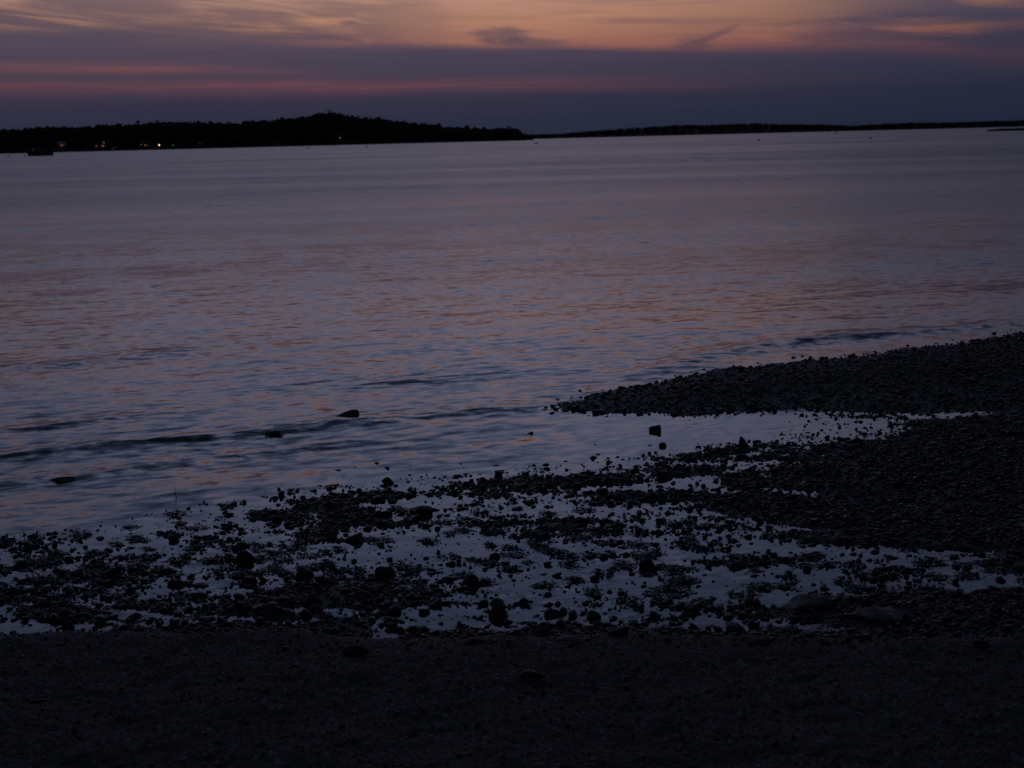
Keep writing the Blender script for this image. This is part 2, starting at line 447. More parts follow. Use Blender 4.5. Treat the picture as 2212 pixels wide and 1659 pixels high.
def build_water():
    # near fan, fine enough to carry the swells
    n_r, n_c = 660, 400
    rs = 5.2 * np.exp(np.linspace(0, math.log(34 / 5.2), n_r))
    cs = np.linspace(-0.62, 0.62, n_c)
    Rr, Cc = np.meshgrid(rs, cs, indexing='ij')
    x = Rr * Cc; y = Rr
    z = np.zeros_like(x); turb = np.zeros_like(x)
    for P, h, w in WAVES:
        d = polydist(x, y, P, False)
        amp = np.clip(fbm(x, y, 4, 1.6) * 1.3 + 1.1, 0.6, 1.8)
        jit = fbm(x + 30, y, 4, 2.5) * 0.10
        e = np.exp(-((d + jit) / w) ** 2)
        # fade at the ends
        ends = np.minimum(np.hypot(x - P[0, 0], y - P[0, 1]), np.hypot(x - P[-1, 0], y - P[-1, 1]))
        e = e * np.clip(ends / 0.7, 0, 1)
        z += h * amp * e
        turb = np.maximum(turb, np.exp(-(d / (w * 2.2)) ** 2) * np.clip(ends / 0.7, 0, 1))
    gv = bare(x, y); s = polydist(x, y, BAR)
    # distance-to-open-sea measure: pool behind the bar and the flat are sheltered
    px, py = to_frame(x, y)
    edge = np.interp(px, [0, 157, 278, 394, 486, 556, 694, 741, 1100], [560, 524, 503, 488, 481, 470, 458, 449, 425])
    shel = np.clip((py - edge + 26) / 34, 0, 1)
    pool = np.clip((px - 500) / 150, 0, 1) * np.clip((py - 409) / 6, 0, 1)
    calm = np.maximum(shel, pool)
    # rolling undulation
    ang = 0.30
    a = x * math.sin(ang) - y * math.cos(ang); bq = x * math.cos(ang) + y * math.sin(ang)
    und = fbm(a * 1.0, bq * 0.4, 4, 2.4) * 0.008 + fbm(a, bq * 0.35, 3, 6.0) * 0.0035
    fade = np.clip((34 - y) / 10, 0, 1)
    z = z * (1 - shel) + und * (1 - calm) ** 1.5
    z = z * fade + 0.0
    V1 = np.stack([x, y, z], -1).reshape(-1, 3)
    def quads(nr, nc, off=0):
        i = np.arange(nr - 1)[:, None] * nc + np.arange(nc - 1)[None, :] + off
        return np.stack([i, i + 1, i + nc + 1, i + nc], -1).reshape(-1, 4)
    F1 = quads(n_r, n_c)
    calm1 = calm.ravel(); turb1 = (turb * (1 - shel)).ravel()
    # far sheet out to beyond the hills
    m_r, m_c = 60, 60
    rs = 34 * np.exp(np.linspace(0, math.log(9000 / 34), m_r)); cs = np.linspace(-0.62, 0.62, m_c)
    Rr, Cc = np.meshgrid(rs, cs, indexing='ij')
    V2 = np.stack([Rr * Cc, Rr, np.zeros_like(Rr)], -1).reshape(-1, 3)
    F2 = quads(m_r, m_c, len(V1))
    me = npmesh('water', np.vstack([V1, V2]), np.vstack([F1, F2]))
    attr(me, 'calm', np.concatenate([calm1, np.zeros(len(V2))]))
    attr(me, 'turb', np.concatenate([turb1, np.zeros(len(V2))]))
    m, q, b = material('sea_water'); nt = m.node_tree
    b.inputs['Base Color'].default_value = (0.004, 0.007, 0.010, 1)
    b.inputs['IOR'].default_value = 1.333
    geo = nt.nodes.new('ShaderNodeNewGeometry'); sp = nt.nodes.new('ShaderNodeSeparateXYZ'); nt.links.new(geo.outputs['Position'], sp.inputs[0])
    X, Y = sp.outputs[0], sp.outputs[1]
    ac = nt.nodes.new('ShaderNodeAttribute'); ac.attribute_name = 'calm'; calm_a = ac.outputs['Fac']
    at = nt.nodes.new('ShaderNodeAttribute'); at.attribute_name = 'turb'; turb_a = at.outputs['Fac']
    ca, sa = math.cos(ang), math.sin(ang)
    A = q.sub(q.mul(X, sa), q.mul(Y, ca)); B = q.add(q.mul(X, ca), q.mul(Y, sa))
    def slope(su, sv, sc, det, rough, seed, dist=0.3):
        n = nt.nodes.new('ShaderNodeTexNoise'); n.inputs['Scale'].default_value = sc; n.inputs['Detail'].default_value = det
        n.inputs['Roughness'].default_value = rough; n.inputs['Distortion'].default_value = dist
        nt.links.new(q.xyz(q.mul(A, su), q.mul(B, sv), seed), n.inputs['Vector'])
        s_ = nt.nodes.new('ShaderNodeSeparateColor'); nt.links.new(n.outputs['Color'], s_.inputs[0])
        return q.sub(s_.outputs[0], 0.5), q.sub(s_.outputs[1], 0.5)
    a1, b1 = slope(1.0, 0.48, 9.0, 4.0, 0.62, 1.0)      # ripples of a hand's breadth
    a2, b2 = slope(1.0, 0.45, 2.1, 4.0, 0.55, 4.0)      # wavelets
    a3, b3 = slope(1.0, 0.40, 0.30, 4.0, 0.6, 9.0)      # broader swell
    gust = q.noise(q.xyz(q.mul(X, 0.010), q.mul(Y, 0.035), 2.0), 1.0, 4.0, 0.6, 0.4)   # cat's paws
    gf = q.ss(gust, 0.35, 0.65, 0.72, 1.28)
    live = q.mul(q.sub(1.0, q.mul(calm_a, 0.80)), gf)
    live = q.mul(live, q.ss(Y, 8.0, 60.0, 0.92, 1.45))
    live = q.add(live, q.mul(turb_a, 0.8))
    sA = q.mul(q.add(q.add(q.mul(a1, 0.48), q.mul(a2, 0.24)), q.mul(a3, 0.20)), live)
    sB = q.mul(q.add(q.add(q.mul(b1, 0.16), q.mul(b2, 0.16)), q.mul(b3, 0.08)), live)
    a4, b4 = slope(1.0, 0.55, 16.0, 2.0, 0.5, 14.0)     # shivers on the sheltered pools
    pat = q.mul(q.mul(calm_a, q.ss(q.noise(q.xyz(q.mul(X, 1.6), q.mul(Y, 2.2), 6.0), 1.0, 3.0), 0.42, 0.62)), 0.16)
    sA = q.add(sA, q.mul(a4, pat)); sB = q.add(sB, q.mul(b4, pat))
    def drawn(kx, ky, seed, y0, y1, k):                 # crests drawn out by the low view, seen farther off
        n = q.noise(q.xyz(q.mul(X, kx), q.mul(Y, ky), seed), 1.0, 3.0, 0.6, 0.2)
        return q.mul(q.mul(q.sub(n, 0.5), q.ss(Y, y0, y1)), q.mul(gf, k))
    sA = q.add(sA, drawn(1.3, 0.42, 21.0, 14.0, 45.0, 0.28))
    sA = q.add(sA, drawn(0.42, 0.09, 25.0, 45.0, 140.0, 0.34))
    sA = q.add(sA, drawn(0.10, 0.016, 29.0, 180.0, 500.0, 0.25))
    NX = q.add(q.mul(sA, sa), q.mul(sB, ca)); NY = q.sub(q.mul(sB, sa), q.mul(sA, ca))
    va = nt.nodes.new('ShaderNodeVectorMath'); va.operation = 'ADD'
    nt.links.new(geo.outputs['Normal'], va.inputs[0]); nt.links.new(q.xyz(NX, NY, 0.0), va.inputs[1])
    vn = nt.nodes.new('ShaderNodeVectorMath'); vn.operation = 'NORMALIZE'; nt.links.new(va.outputs[0], vn.inputs[0])
    nt.links.new(vn.outputs[0], b.inputs['Normal'])
    open_r = q.add(q.ss(q.m('LOGARITHM', q.m('MAXIMUM', Y, 1.0), 10.0), 1.0, 2.1, 0.16, 0.31), q.mul(q.sub(gf, 1.0), 0.10))   # many small ripples seen together far off
    nt.links.new(q.add(q.mul(open_r, q.sub(1.0, calm_a)), q.mul(calm_a, 0.05)), b.inputs['Roughness'])
    w = link('water', me, m)
    tag(w, 'calm rippled bay water reflecting the mauve and orange dusk sky', 'water', kind='structure')
build_water()

# ------------------------------------------------------------------ beach terrain
def build_beach():
    n_r, n_c = 520, 520
    rs = 2.6 * np.exp(np.linspace(0, math.log(20 / 2.6), n_r)); cs = np.linspace(-0.62, 0.62, n_c)
    Rr, Cc = np.meshgrid(rs, cs, indexing='ij'); x = Rr * Cc; y = Rr
    z = height(x, y)
    i = np.arange(n_r - 1)[:, None] * n_c + np.arange(n_c - 1)[None, :]
    F = np.stack([i, i + 1, i + n_c + 1, i + n_c], -1).reshape(-1, 4)
    zz = z.ravel()
    keep = (zz[F] > -0.045).any(1)
    F = F[keep]
    used = np.unique(F); remap = np.full(len(zz), -1); remap[used] = np.arange(len(used))
    Vv = np.stack([x, y, z], -1).reshape(-1, 3)[used]
    b = link('beach', npmesh('beach', Vv, remap[F]), M_SHORE)
    tag(b, 'dark gravel beach with a low bar and wet tidal flat', 'beach', kind='structure')
    # the wide ground below everything: strand behind the camera, sea floor in front
    ys = np.array([-400, -60, -15, -4, 0, 2.4, 2.75, 4.5, 7, 30, 200, 2000, 9500.]); xs = np.array([-9000, -900, -90, -20, -6, -2, 0, 2, 6, 20, 90, 900, 9000.])
    X, Y = np.meshgrid(xs, ys); Z = np.interp(Y, [-400, -15, 0, 2.6, 4.5, 7, 30, 200, 9500], [4, 1.6, .80, .40, .06, -.35, -1.2, -4, -12])
    n = len(xs); i = np.arange(len(ys) - 1)[:, None] * n + np.arange(n - 1)[None, :]
    F = np.stack([i, i + 1, i + n + 1, i + n], -1).reshape(-1, 4)
    gdo = link('ground', npmesh('ground', np.stack([X, Y, Z], -1).reshape(-1, 3), F), M_SHORE)
    tag(gdo, 'dark strand and sea floor under the bay', 'ground', kind='structure')
build_beach()

# ------------------------------------------------------------------ pebbles and stones
def ico(sub):
    bm = bmesh.new(); bmesh.ops.create_icosphere(bm, subdivisions=sub, radius=1.0)
    v = np.array([p.co[:] for p in bm.verts]); f = np.array([[q.index for q in p.verts] for p in bm.faces]); bm.free()
    return v, f
ICO1, ICF1 = ico(1); ICO2, ICF2 = ico(2); ICO3, ICF3 = ico(3)
def chip(v, seed, cuts=9, lo=0.62, hi=0.92, rough=0.05):
    """a pebble: a ball with flats worn on it"""
    r = np.random.default_rng(seed); v = v.copy()
    for _ in range(cuts):
        n = r.normal(size=3); n /= np.linalg.norm(n); d = r.uniform(lo, hi)
        k = np.maximum(0, v @ n - d); v -= k[:, None] * n * 0.95
    o = r.uniform(0, 50, 3)
    if rough:
        for i in range(len(v)):
            v[i] *= 1 + rough * mnoise.noise(Vector(v[i] * 2.2 + o)) * 2
    return v

def cloud_of(name, xs, ys, sizes, base, faces, shapes=12, label='', sink=0.25, flat=(0.35, 0.7), tintpow=1.0, floor=-0.010):
    n = len(xs); k = len(base)
    kinds = RNG.integers(0, shapes, n)
    B = np.array([chip(base, 100 + i, 9, 0.35, 0.8, 0.0) * RNG.uniform(.85, 1.2, (len(base), 1)) for i in range(shapes)])
    B /= np.abs(B).max(axis=(1), keepdims=True)
    v = B[kinds]                                                   # n,k,3
    sx = sizes * RNG.uniform(0.42, 0.62, n); sy = sx * RNG.uniform(0.6, 1.0, n); sz = sx * RNG.uniform(flat[0], flat[1], n)
    v = v * np.stack([sx, sy, sz], -1)[:, None, :]
    t1 = RNG.normal(0, 0.22, n); t2 = RNG.normal(0, 0.22, n); yw = RNG.uniform(0, 2 * math.pi, n)
    c, s = np.cos(t1)[:, None], np.sin(t1)[:, None]
    Y = v[..., 1] * c - v[..., 2] * s; Z = v[..., 1] * s + v[..., 2] * c; X = v[..., 0]
    c, s = np.cos(t2)[:, None], np.sin(t2)[:, None]
    X, Z = X * c + Z * s, -X * s + Z * c
    c, s = np.cos(yw)[:, None], np.sin(yw)[:, None]
    X, Y = X * c - Y * s, X * s + Y * c
    zt = np.maximum(height(xs, ys), floor) + sz * (1 - 2 * sink)
    P = np.stack([X + xs[:, None], Y + ys[:, None], Z + zt[:, None]], -1).reshape(-1, 3)
    F = (faces[None] + (np.arange(n) * k)[:, None, None]).reshape(-1, 3)
    me = npmesh(name, P, F)
    attr(me, 'tint', np.repeat(RNG.random(n) ** tintpow, k))
    o = link(name, me, M_PEB)
    return o

def scatter(n, rmin, rmax, accept, cmax=0.60):
    """points with even spread over a fan of ground, thinned by accept(x, y)"""
    r = np.sqrt(RNG.uniform(rmin ** 2, rmax ** 2, n)); c = RNG.uniform(-cmax, cmax, n)
    x = r * c; y = r
    a = accept(x, y); k = RNG.random(n) < a
    return x[k], y[k]

def barmask(x, y): return (polydist(x, y, BAR) > -0.03)
def sandmask(x, y): return (np.interp(x, SANDE[:, 0], SANDE[:, 1]) - y) > 0.03

def flat_accept(x, y):
    gv = bare(x, y); t = y - np.interp(x, SANDE[:, 0], SANDE[:, 1])
    ok = ~barmask(x, y) * np.where(t < 0, 0.30 * np.exp(t / 0.10), 1.0)
    a = np.clip(clump(x, y, gv), 0, 1) ** 1.9
    return np.where(gv < 0.25, 0.0, np.where(gv < 1.2, a * .25 * gv, np.maximum(a, 0.06))) * ok
# small pebbles of the flat
x, y = scatter(300000, 5.6, 13.6, flat_accept)
sz = np.exp(RNG.normal(math.log(0.0150), 0.56, len(x))).clip(0.006, 0.05)
o = cloud_of('pebbles', x, y, sz, ICO1, ICF1, 12, sink=0.12, flat=(0.22, 0.52), floor=-0.0018)
tag(o, 'small dark wet pebbles strewn over the tidal flat', 'pebbles', kind='stuff')
# mid stones of the flat, still beyond counting
x, y = scatter(6500, 5.7, 13.4, flat_accept)
sz = np.exp(RNG.normal(math.log(0.036), 0.28, len(x))).clip(0.022, 0.06)
o = cloud_of('cobbles', x, y, sz, ICO2, ICF2, 14, sink=0.18, flat=(0.3, 0.7), floor=-0.003)
tag(o, 'egg sized wet cobbles among the pools of the tidal flat', 'cobbles', kind='stuff')
# gravel of the bar
def bar_accept(x, y):
    s = polydist(x, y, BAR)
    a = np.clip((s + 0.32) / 0.3, 0, 1) ** 2
    return np.where(s > -0.04, 0.95, a * 0.3)
x, y = scatter(110000, 10.3, 17.5, bar_accept)
sz = np.exp(RNG.normal(math.log(0.022), 0.45, len(x))).clip(0.009, 0.075)
o = cloud_of('gravel', x, y, sz, ICO1, ICF1, 12, sink=0.16, flat=(0.22, 0.55), floor=-0.003)
tag(o, 'dense flat pebbles covering the low gravel bar', 'gravel', kind='stuff')
# grit and small stones of the strand in front of the camera
OCT = np.array([[1, 0, 0], [0, 1, 0], [-1, 0, 0], [0, -1, 0], [0, 0, 1], [0, 0, -1.]])
OCF = np.array([[0, 1, 4], [1, 2, 4], [2, 3, 4], [3, 0, 4], [1, 0, 5], [2, 1, 5], [3, 2, 5], [0, 3, 5]])
x, y = scatter(42000, 3.4, 6.4, lambda x, y: sandmask(x, y) * 1.0, 0.5)
sz = np.exp(RNG.normal(math.log(0.008), 0.45, len(x))).clip(0.004, 0.04)
o = cloud_of('shingle', x, y, sz, OCT, OCF, 8, sink=0.35)
tag(o, 'fine dark shingle of the strand in the foreground', 'shingle', kind='stuff')

# --- single stones one can point to, copied from a dozen shapes
STONES = []
for k in range(12):
    v = chip(ICO2, 900 + k, 10, 0.35, 0.85, 0.10); v /= np.abs(v).max(0)
    STONES.append(npmesh('stone', v, ICF2)); STONES[-1].materials.append(M_STONE)
def stone_at(x, y, s, name='stone', flat=(0.38, 0.75), sink=0.22, zmin=-0.05):
    me = STONES[random.randrange(12)]
    o = bpy.data.objects.new(name, me); COL.objects.link(o)
    sx = s * 0.5; sy = sx * random.uniform(0.65, 1); szz = sx * random.uniform(*flat)
    o.scale = (sx, sy, szz); o.rotation_euler = (random.gauss(0, .2), random.gauss(0, .2), random.uniform(0, 6.28))
    z = float(height(np.array([x]), np.array([y]))[0]); z = max(z, zmin)
    o.location = (x, y, z + szz * (1 - 2 * sink))
    return o
ZONES = [  # bearings (px range, py range), how many, sizes, words
 (150, 390, 490, 530, 26, 'dark wet stone in the pebble tongue left of centre, at the edge of the bay', 'stones of the left pebble tongue'),
 (390, 560, 470, 530, 26, 'dark wet stone on the pebbly shoal in the middle of the tidal flat', 'stones of the middle shoal'),
 (560, 800, 455, 530, 30, 'dark stone on the cobbled ground below the still tidal pool', 'stones below the tidal pool'),
 (0, 250, 535, 590, 22, 'low stone half sunk in the weedy shallows at left', 'stones in the weedy shallows'),
 (0, 250, 590, 634, 34, 'rounded stone among the crowded cobbles at lower left', 'stones at the lower left'),
 (250, 520, 575, 636, 36, 'rounded stone in the pools just beyond the dark strand, left of centre', 'stones beyond the strand left of centre'),
 (520, 780, 560, 638, 36, 'rounded stone in the broad shallow pools just beyond the dark strand, right of centre', 'stones beyond the strand right of centre'),
 (780, 1020, 520, 610, 22, 'stone in the narrow pools at lower right', 'stones at the lower right'),
 (800, 1020, 430, 520, 12, 'stone lying on the dry gravel at the right edge', 'stones on the gravel at right'),
]
for x0, x1, y0, y1, n, lab, grp in ZONES:
    for _ in range(n):
        while True:
            px = random.uniform(x0, x1); py = random.uniform(y0, y1); P = ground(px, py)
            gv = float(bare(np.array([P.x]), np.array([P.y]))[0])
            if gv > 1.5 and random.random() < gv / 7: break
        tag(stone_at(P.x, P.y, random.uniform(0.045, 0.078)), lab, 'stone', grp)

# --- rocks, each shaped for its place
def rock_mesh(seed, dx, dy, dz, taper=0.0, lean=0.0, cuts=13, rough=0.09, lo=0.4, hi=0.82, flattop=None, snub=None):
    v = chip(ICO3, seed, cuts, lo, hi, rough)
    v = v / np.abs(v).max(0)
    if snub is not None: v[:, 0] = np.minimum(v[:, 0], snub - 0.12 * v[:, 2]); v[:, 0] -= v[:, 0].min(); v[:, 0] = v[:, 0] / v[:, 0].max() * 2 - 1
    if flattop is not None: v[:, 2] = np.minimum(v[:, 2], flattop + v[:, 1] * 0.12)
    v[:, 2] /= v[:, 2].max()
    v[:, 2] = (v[:, 2] + 0.35) / 1.35                     # most of it above its bed
    t = (v[:, 0] + 1) / 2
    if taper: v[:, 2] = v[:, 2] * (1 - abs(taper) + abs(taper) * (t if taper > 0 else 1 - t))
    v[:, 0] += lean * v[:, 2]
    v *= np.array([dx / 2, dy / 2, dz])
    me = npmesh('rock', v, ICF3); me.materials.append(M_ROCK)
    return me
RN = [0]
def rock(px, py, w, h, label, seed=None, name='rock', z=None, depth=0.8, rz=0.0, grp=None, cat='rock', hk=0.72, **kw):
    """px, py: foot of the rock; w, h: its apparent size, turned into metres where it stands"""
    RN[0] += 1
    P = ground(px, py)
    for _ in range(3):
        zz = float(height(np.array([P.x]), np.array([P.y]))[0]); zz = max(zz, 0.0) if z is None else z
        P = ground(px, py, zz)
    dist = (P - Vector((0, 0, CAM_H))).length
    W = w * dist / FPX; H = h * dist / FPX
    me = rock_mesh(seed or 40 + RN[0] * 3, W, W * depth, H * hk, **kw)
    o = link(name, me); o.location = P + Vector((0, W * depth * 0.3, -0.004)); o.rotation_euler = (0, 0, rz)
    tag(o, label, cat, grp)
    return o
def rd(x, y, w, h, label, **kw):
    a = D(x, y); return rock(a[0], a[1], w / 2.16, h / 2.16, label, **kw)

rd(747, 901, 60, 24, 'dark wedge shaped rock rising to the right, alone in the open bay water', taper=0.92, depth=.5, seed=61, lo=.6, hi=.9, hk=.9, snub=.62, cuts=8)
rd(135, 1043, 66, 16, 'low pointed rock awash in the swell at the left edge of the bay', depth=.7, taper=.3)
rd(1148, 937, 19, 7, 'small oval stone in the mouth of the tidal pool', depth=.8)
rd(1416, 932, 27, 17, 'blocky slab rock with a tilted flat top in the tidal pool', taper=.3, flattop=.6, depth=.8, lo=.6, seed=77, snub=.6, hk=.85)
rd(1432, 965, 17, 14, 'round ball of rock in the tidal pool, just in front of the blocky slab', cuts=4, lo=.85, hi=.98)
rd(1403, 963, 12, 4, 'flat little stone left of the round rock in the tidal pool')
rd(1285, 961, 9, 4, 'tiny flat stone alone in the middle of the tidal pool')
rd(1605, 968, 24, 27, 'knobbly upright rock at the right end of the tidal pool', hk=.95, cuts=14, rough=.16, depth=.8)
rd(837, 1046, 28, 20, 'domed dark rock just off the pebble edge, left of centre', depth=.9)
rd(814, 1003, 15, 8, 'small lumpy stone in the bay, farther out than the domed rock')
rd(837, 1013, 0.1 + 16, 8, 'small rounded stone in the water directly beyond the domed rock')
rd(766, 1012, 12, 4, 'flat stone in the shallows left of the domed rock')
rd(731, 1018, 28, 5, 'long flat stone barely breaking the water, leftmost beyond the pebble edge')
rd(886, 1007, 9, 4, 'tiny stone in the water right of the domed rock')
rd(1077, 1031, 20, 20, 'upright faceted rock standing in the shallows at the centre of the photo', cuts=12, lo=.6, depth=.9)
rd(1073, 1006, 19, 4, 'thin flat stone in the water just beyond the upright faceted rock')
rd(1129, 1030, 18, 9, 'pointed low stone right of the upright faceted rock', taper=.5)
rd(995, 1003, 9, 5, 'one of two tiny stones close together in the bay, the farther one')
rd(1001, 1009, 9, 3, 'one of two tiny stones close together in the bay, the nearer one')
rd(1282, 990, 20, 9, 'left of two touching stones at the near rim of the tidal pool')
rd(1291, 983, 13, 5, 'right of two touching stones at the near rim of the tidal pool')
rd(1181, 1005, 18, 7, 'leaf shaped stone near the rim between bay and tidal pool')
rd(1182, 1014, 18, 8, 'dark oval stone just in front of the leaf shaped stone')
rd(1062, 894, 14, 7, 'squat stone off the tip of the gravel bar, second from the left', seed=81)
rd(1098, 889, 18, 5, 'low stone off the tip of the gravel bar')
rd(1062, 868, 12, 4, 'stone awash in the dark swell beyond the tip of the gravel bar')
rd(1192, 879, 11, 9, 'small upright stone right at the tip of the gravel bar')
rd(1192, 893, 16, 6, 'rounded stone lying against the tip of the gravel bar')
rd(1270, 834, 12, 3, 'flat stone in the bay off the far side of the gravel bar')
rd(1437, 830, 22, 9, 'dark rock on the seaward rim of the gravel bar')
rd(1715, 774, 14, 6, 'lone stone in the water off the long seaward rim of the gravel bar')
rd(1840, 770, 16, 7, 'dark round stone on the seaward rim of the bar, towards the right')
rd(1757, 866, 36, 10, 'pale flat oval stone lying on the gravel bar', depth=.6)
rd(1437, 1032, 52, 26, 'angular slab rock at the rim of the flat below the tidal pool', flattop=.6, depth=.8, taper=-.4)
rd(1580, 1030, 34, 14, 'smooth low boulder below the right part of the tidal pool', cuts=4)
rd(1500, 996, 20, 9, 'dark stone pair on the rim below the tidal pool')
rd(1945, 1052, 30, 18, 'lone dark boulder on the dry gravel near the right edge')
rd(1523, 1004, 14, 6, 'small stone on the rim just right of the stone pair')
rd(910, 1112, 50, 26, 'weedy boulder in the middle of the pebble shoal', rough=.14)
rd(734, 1122, 26, 12, 'round stone on the left pebble tongue')
rd(765, 1170, 44, 24, 'weedy lump of rock between two pools, left of centre', rough=.15)
rd(527, 1215, 40, 36, 'tall squarish boulder with a rounded top standing in a pool', cuts=7, lo=.72, hi=.92, depth=.85, seed=93)
rd(232, 1246, 50, 40, 'leaning fin shaped rock in the shallows at left', taper=.9, lean=.3, depth=.5, seed=95)
rd(41, 1228, 38, 20, 'squat boulder among weed at the left edge')
rd(157, 1190, 14, 9, 'small round stone alone in a pool at left', cuts=5)
rd(384, 1266, 27, 18, 'rounded boulder in a pool right of the fin shaped rock', cuts=6, lo=.7)
rd(434, 1267, 46, 9, 'flat pale stone barely out of the water beside the rounded boulder', depth=.6)
rd(655, 1248, 52, 32, 'pointed boulder with a smaller shoulder, left of centre', seed=99, taper=-.3)
rd(832, 1249, 52, 34, 'big angular boulder with a flat shoulder beside a pool', seed=104, lo=.5)
rd(1018, 1266, 44, 36, 'pyramid shaped boulder at the left rim of the widest pool', seed=105, lo=.5)
rd(1071, 1206, 28, 18, 'dark stone on the weedy shoal above the widest pool')
rd(1397, 1228, 36, 30, 'domed boulder on the right side of the widest pool', cuts=7, lo=.7)
rd(1340, 1138, 30, 14, 'rough stone on a small shoal in the pools right of centre')
rd(1588, 1228, 34, 18, 'angular stone beside the long pools at right')
rd(1930, 1251, 18, 12, 'small round stone in the pool at lower right')
rd(2091, 1236, 20, 20, 'upright stone at the right end of the pools')
rd(1075, 1335, 44, 34, 'blocky boulder in front of the widest pool, near the strand', seed=111)
rd(1133, 1304, 26, 20, 'round topped stone standing in water, right of the blocky boulder')
rd(1198, 1332, 40, 18, 'smooth oval boulder in a pool near the strand, centre right', cuts=5)
rd(1280, 1336, 38, 22, 'smooth dark boulder in a pool near the strand, right of the oval one', cuts=6)
rd(1494, 1325, 40, 18, 'peaked stone in the pools left of the great slab')
rd(917, 1325, 26, 16, 'round stone in a pool beside the strand, left of centre', cuts=5)
rd(852, 1326, 34, 22, 'dark boulder near the strand, left of the round stone')
rd(847, 1360, 32, 20, 'boulder touching the strand, directly in front of the dark boulder')
rd(1167, 1376, 54, 26, 'wide boulder at the rim of the strand, centre right')
rd(1334, 1374, 50, 26, 'peaked boulder at the rim of the strand, right of the wide one')
rd(1590, 1366, 54, 24, 'boulder with a knob on top at the rim of the strand')
rd(1632, 1356, 30, 20, 'small boulder right of the knobbed one at the rim of the strand')
rd(1707, 1368, 46, 16, 'smooth turtle backed boulder at the rim of the strand, below the great slab', cuts=4)
rd(140, 1332, 44, 18, 'smooth low boulder among cobbles at lower left', cuts=6)
rd(147, 1358, 34, 22, 'round boulder among cobbles, nearest the strand at lower left')
rd(673, 1308, 40, 22, 'boulder among crowded cobbles, left of centre')
rd(540, 1262, 46, 22, 'lumpy boulder right of the flat pale stone', rough=.14)
rd(429, 1293, 46, 16, 'low wide boulder between cobbles below the flat pale stone')
rd(1762, 1332, 136, 56, 'great tilted slab of dark rock at lower right', depth=.75, flattop=.45, taper=.35, lo=.5, hi=.8, seed=131, z=-.02)
rd(1915, 1352, 176, 34, 'long low slab of rock right of the great slab', depth=.5, flattop=.5, lo=.55, seed=133, z=-.01)
rd(2095, 1366, 96, 24, 'flat rounded slab at the right edge beside the long slab', depth=.6, flattop=.6, seed=135, z=0)
rd(760, 1420, 70, 26, 'dark curved rock lying on the strand, left of centre', depth=.6, taper=.4, hk=1.15)
rd(1145, 1470, 66, 28, 'dark rock on the strand at the centre, sloping down to the left', depth=.6, taper=.6, hk=1.15)
rd(1640, 1396, 60, 14, 'flat dark rock at the upper rim of the strand', depth=.5, hk=1.15)
rd(1245, 1396, 36, 9, 'small flat rock on the strand below the peaked boulder', hk=1.15)
rd(615, 1408, 34, 9, 'small flat rock on the strand, left of the curved one', hk=1.15)
rd(315, 1425, 40, 12, 'low rusty brown rock on the strand at left', seed=141)
rd(2120, 1398, 34, 13, 'round dark rock on the strand at the right edge', hk=1.15)
rd(2118, 1424, 26, 8, 'little flat rock on the strand nearest the right edge')
rd(90, 1520, 70, 12, 'broken line of small rocks on the strand at far left', depth=.3, rough=.3)
rd(1355, 1493, 28, 10, 'small dark rock alone on the strand, right of centre', hk=1.15)
rd(1360, 1420, 50, 8, 'thin flat rock on the strand, right of centre', depth=.5)
rd(1030, 1390, 56, 14, 'flat boulder half in water at the rim of the strand, centre', depth=.5)

# stones that lie right beside a rock one can name are told apart by it
def name_neighbours():
    stones = [o for o in COL.objects if o.get('category') == 'stone' and not o.name.startswith('rock')]
    def pos(o): 
        a, b = to_frame(np.array([o.location.x]), np.array([o.location.y]), o.location.z); return float(a[0]), float(b[0])
    sp = [(o, *pos(o)) for o in stones]; used = set()
    for key, short in ANCHORS:
        r = next(o for o in COL.objects if o.get('label', '').startswith(key)); rx, ry = pos(r)
        for word, fx, fy in (('left of', -1, 0), ('right of', 1, 0), ('beyond', 0, -1), ('in front of', 0, 1)):
            best = None
            for o, x_, y_ in sp:
                if o.name in used: continue
                dx, dy = x_ - rx, (y_ - ry) * 2.0
                main = dx * fx + dy * fy; off = abs(dx * fy) + abs(dy * fx)
                if main > 5 and off < main and main < 70 and (best is None or main + off < best[0]): best = (main + off, o)
            if best:
                used.add(best[1].name); best[1]['label'] = 'nearest sizeable stone %s the %s' % (word, short)
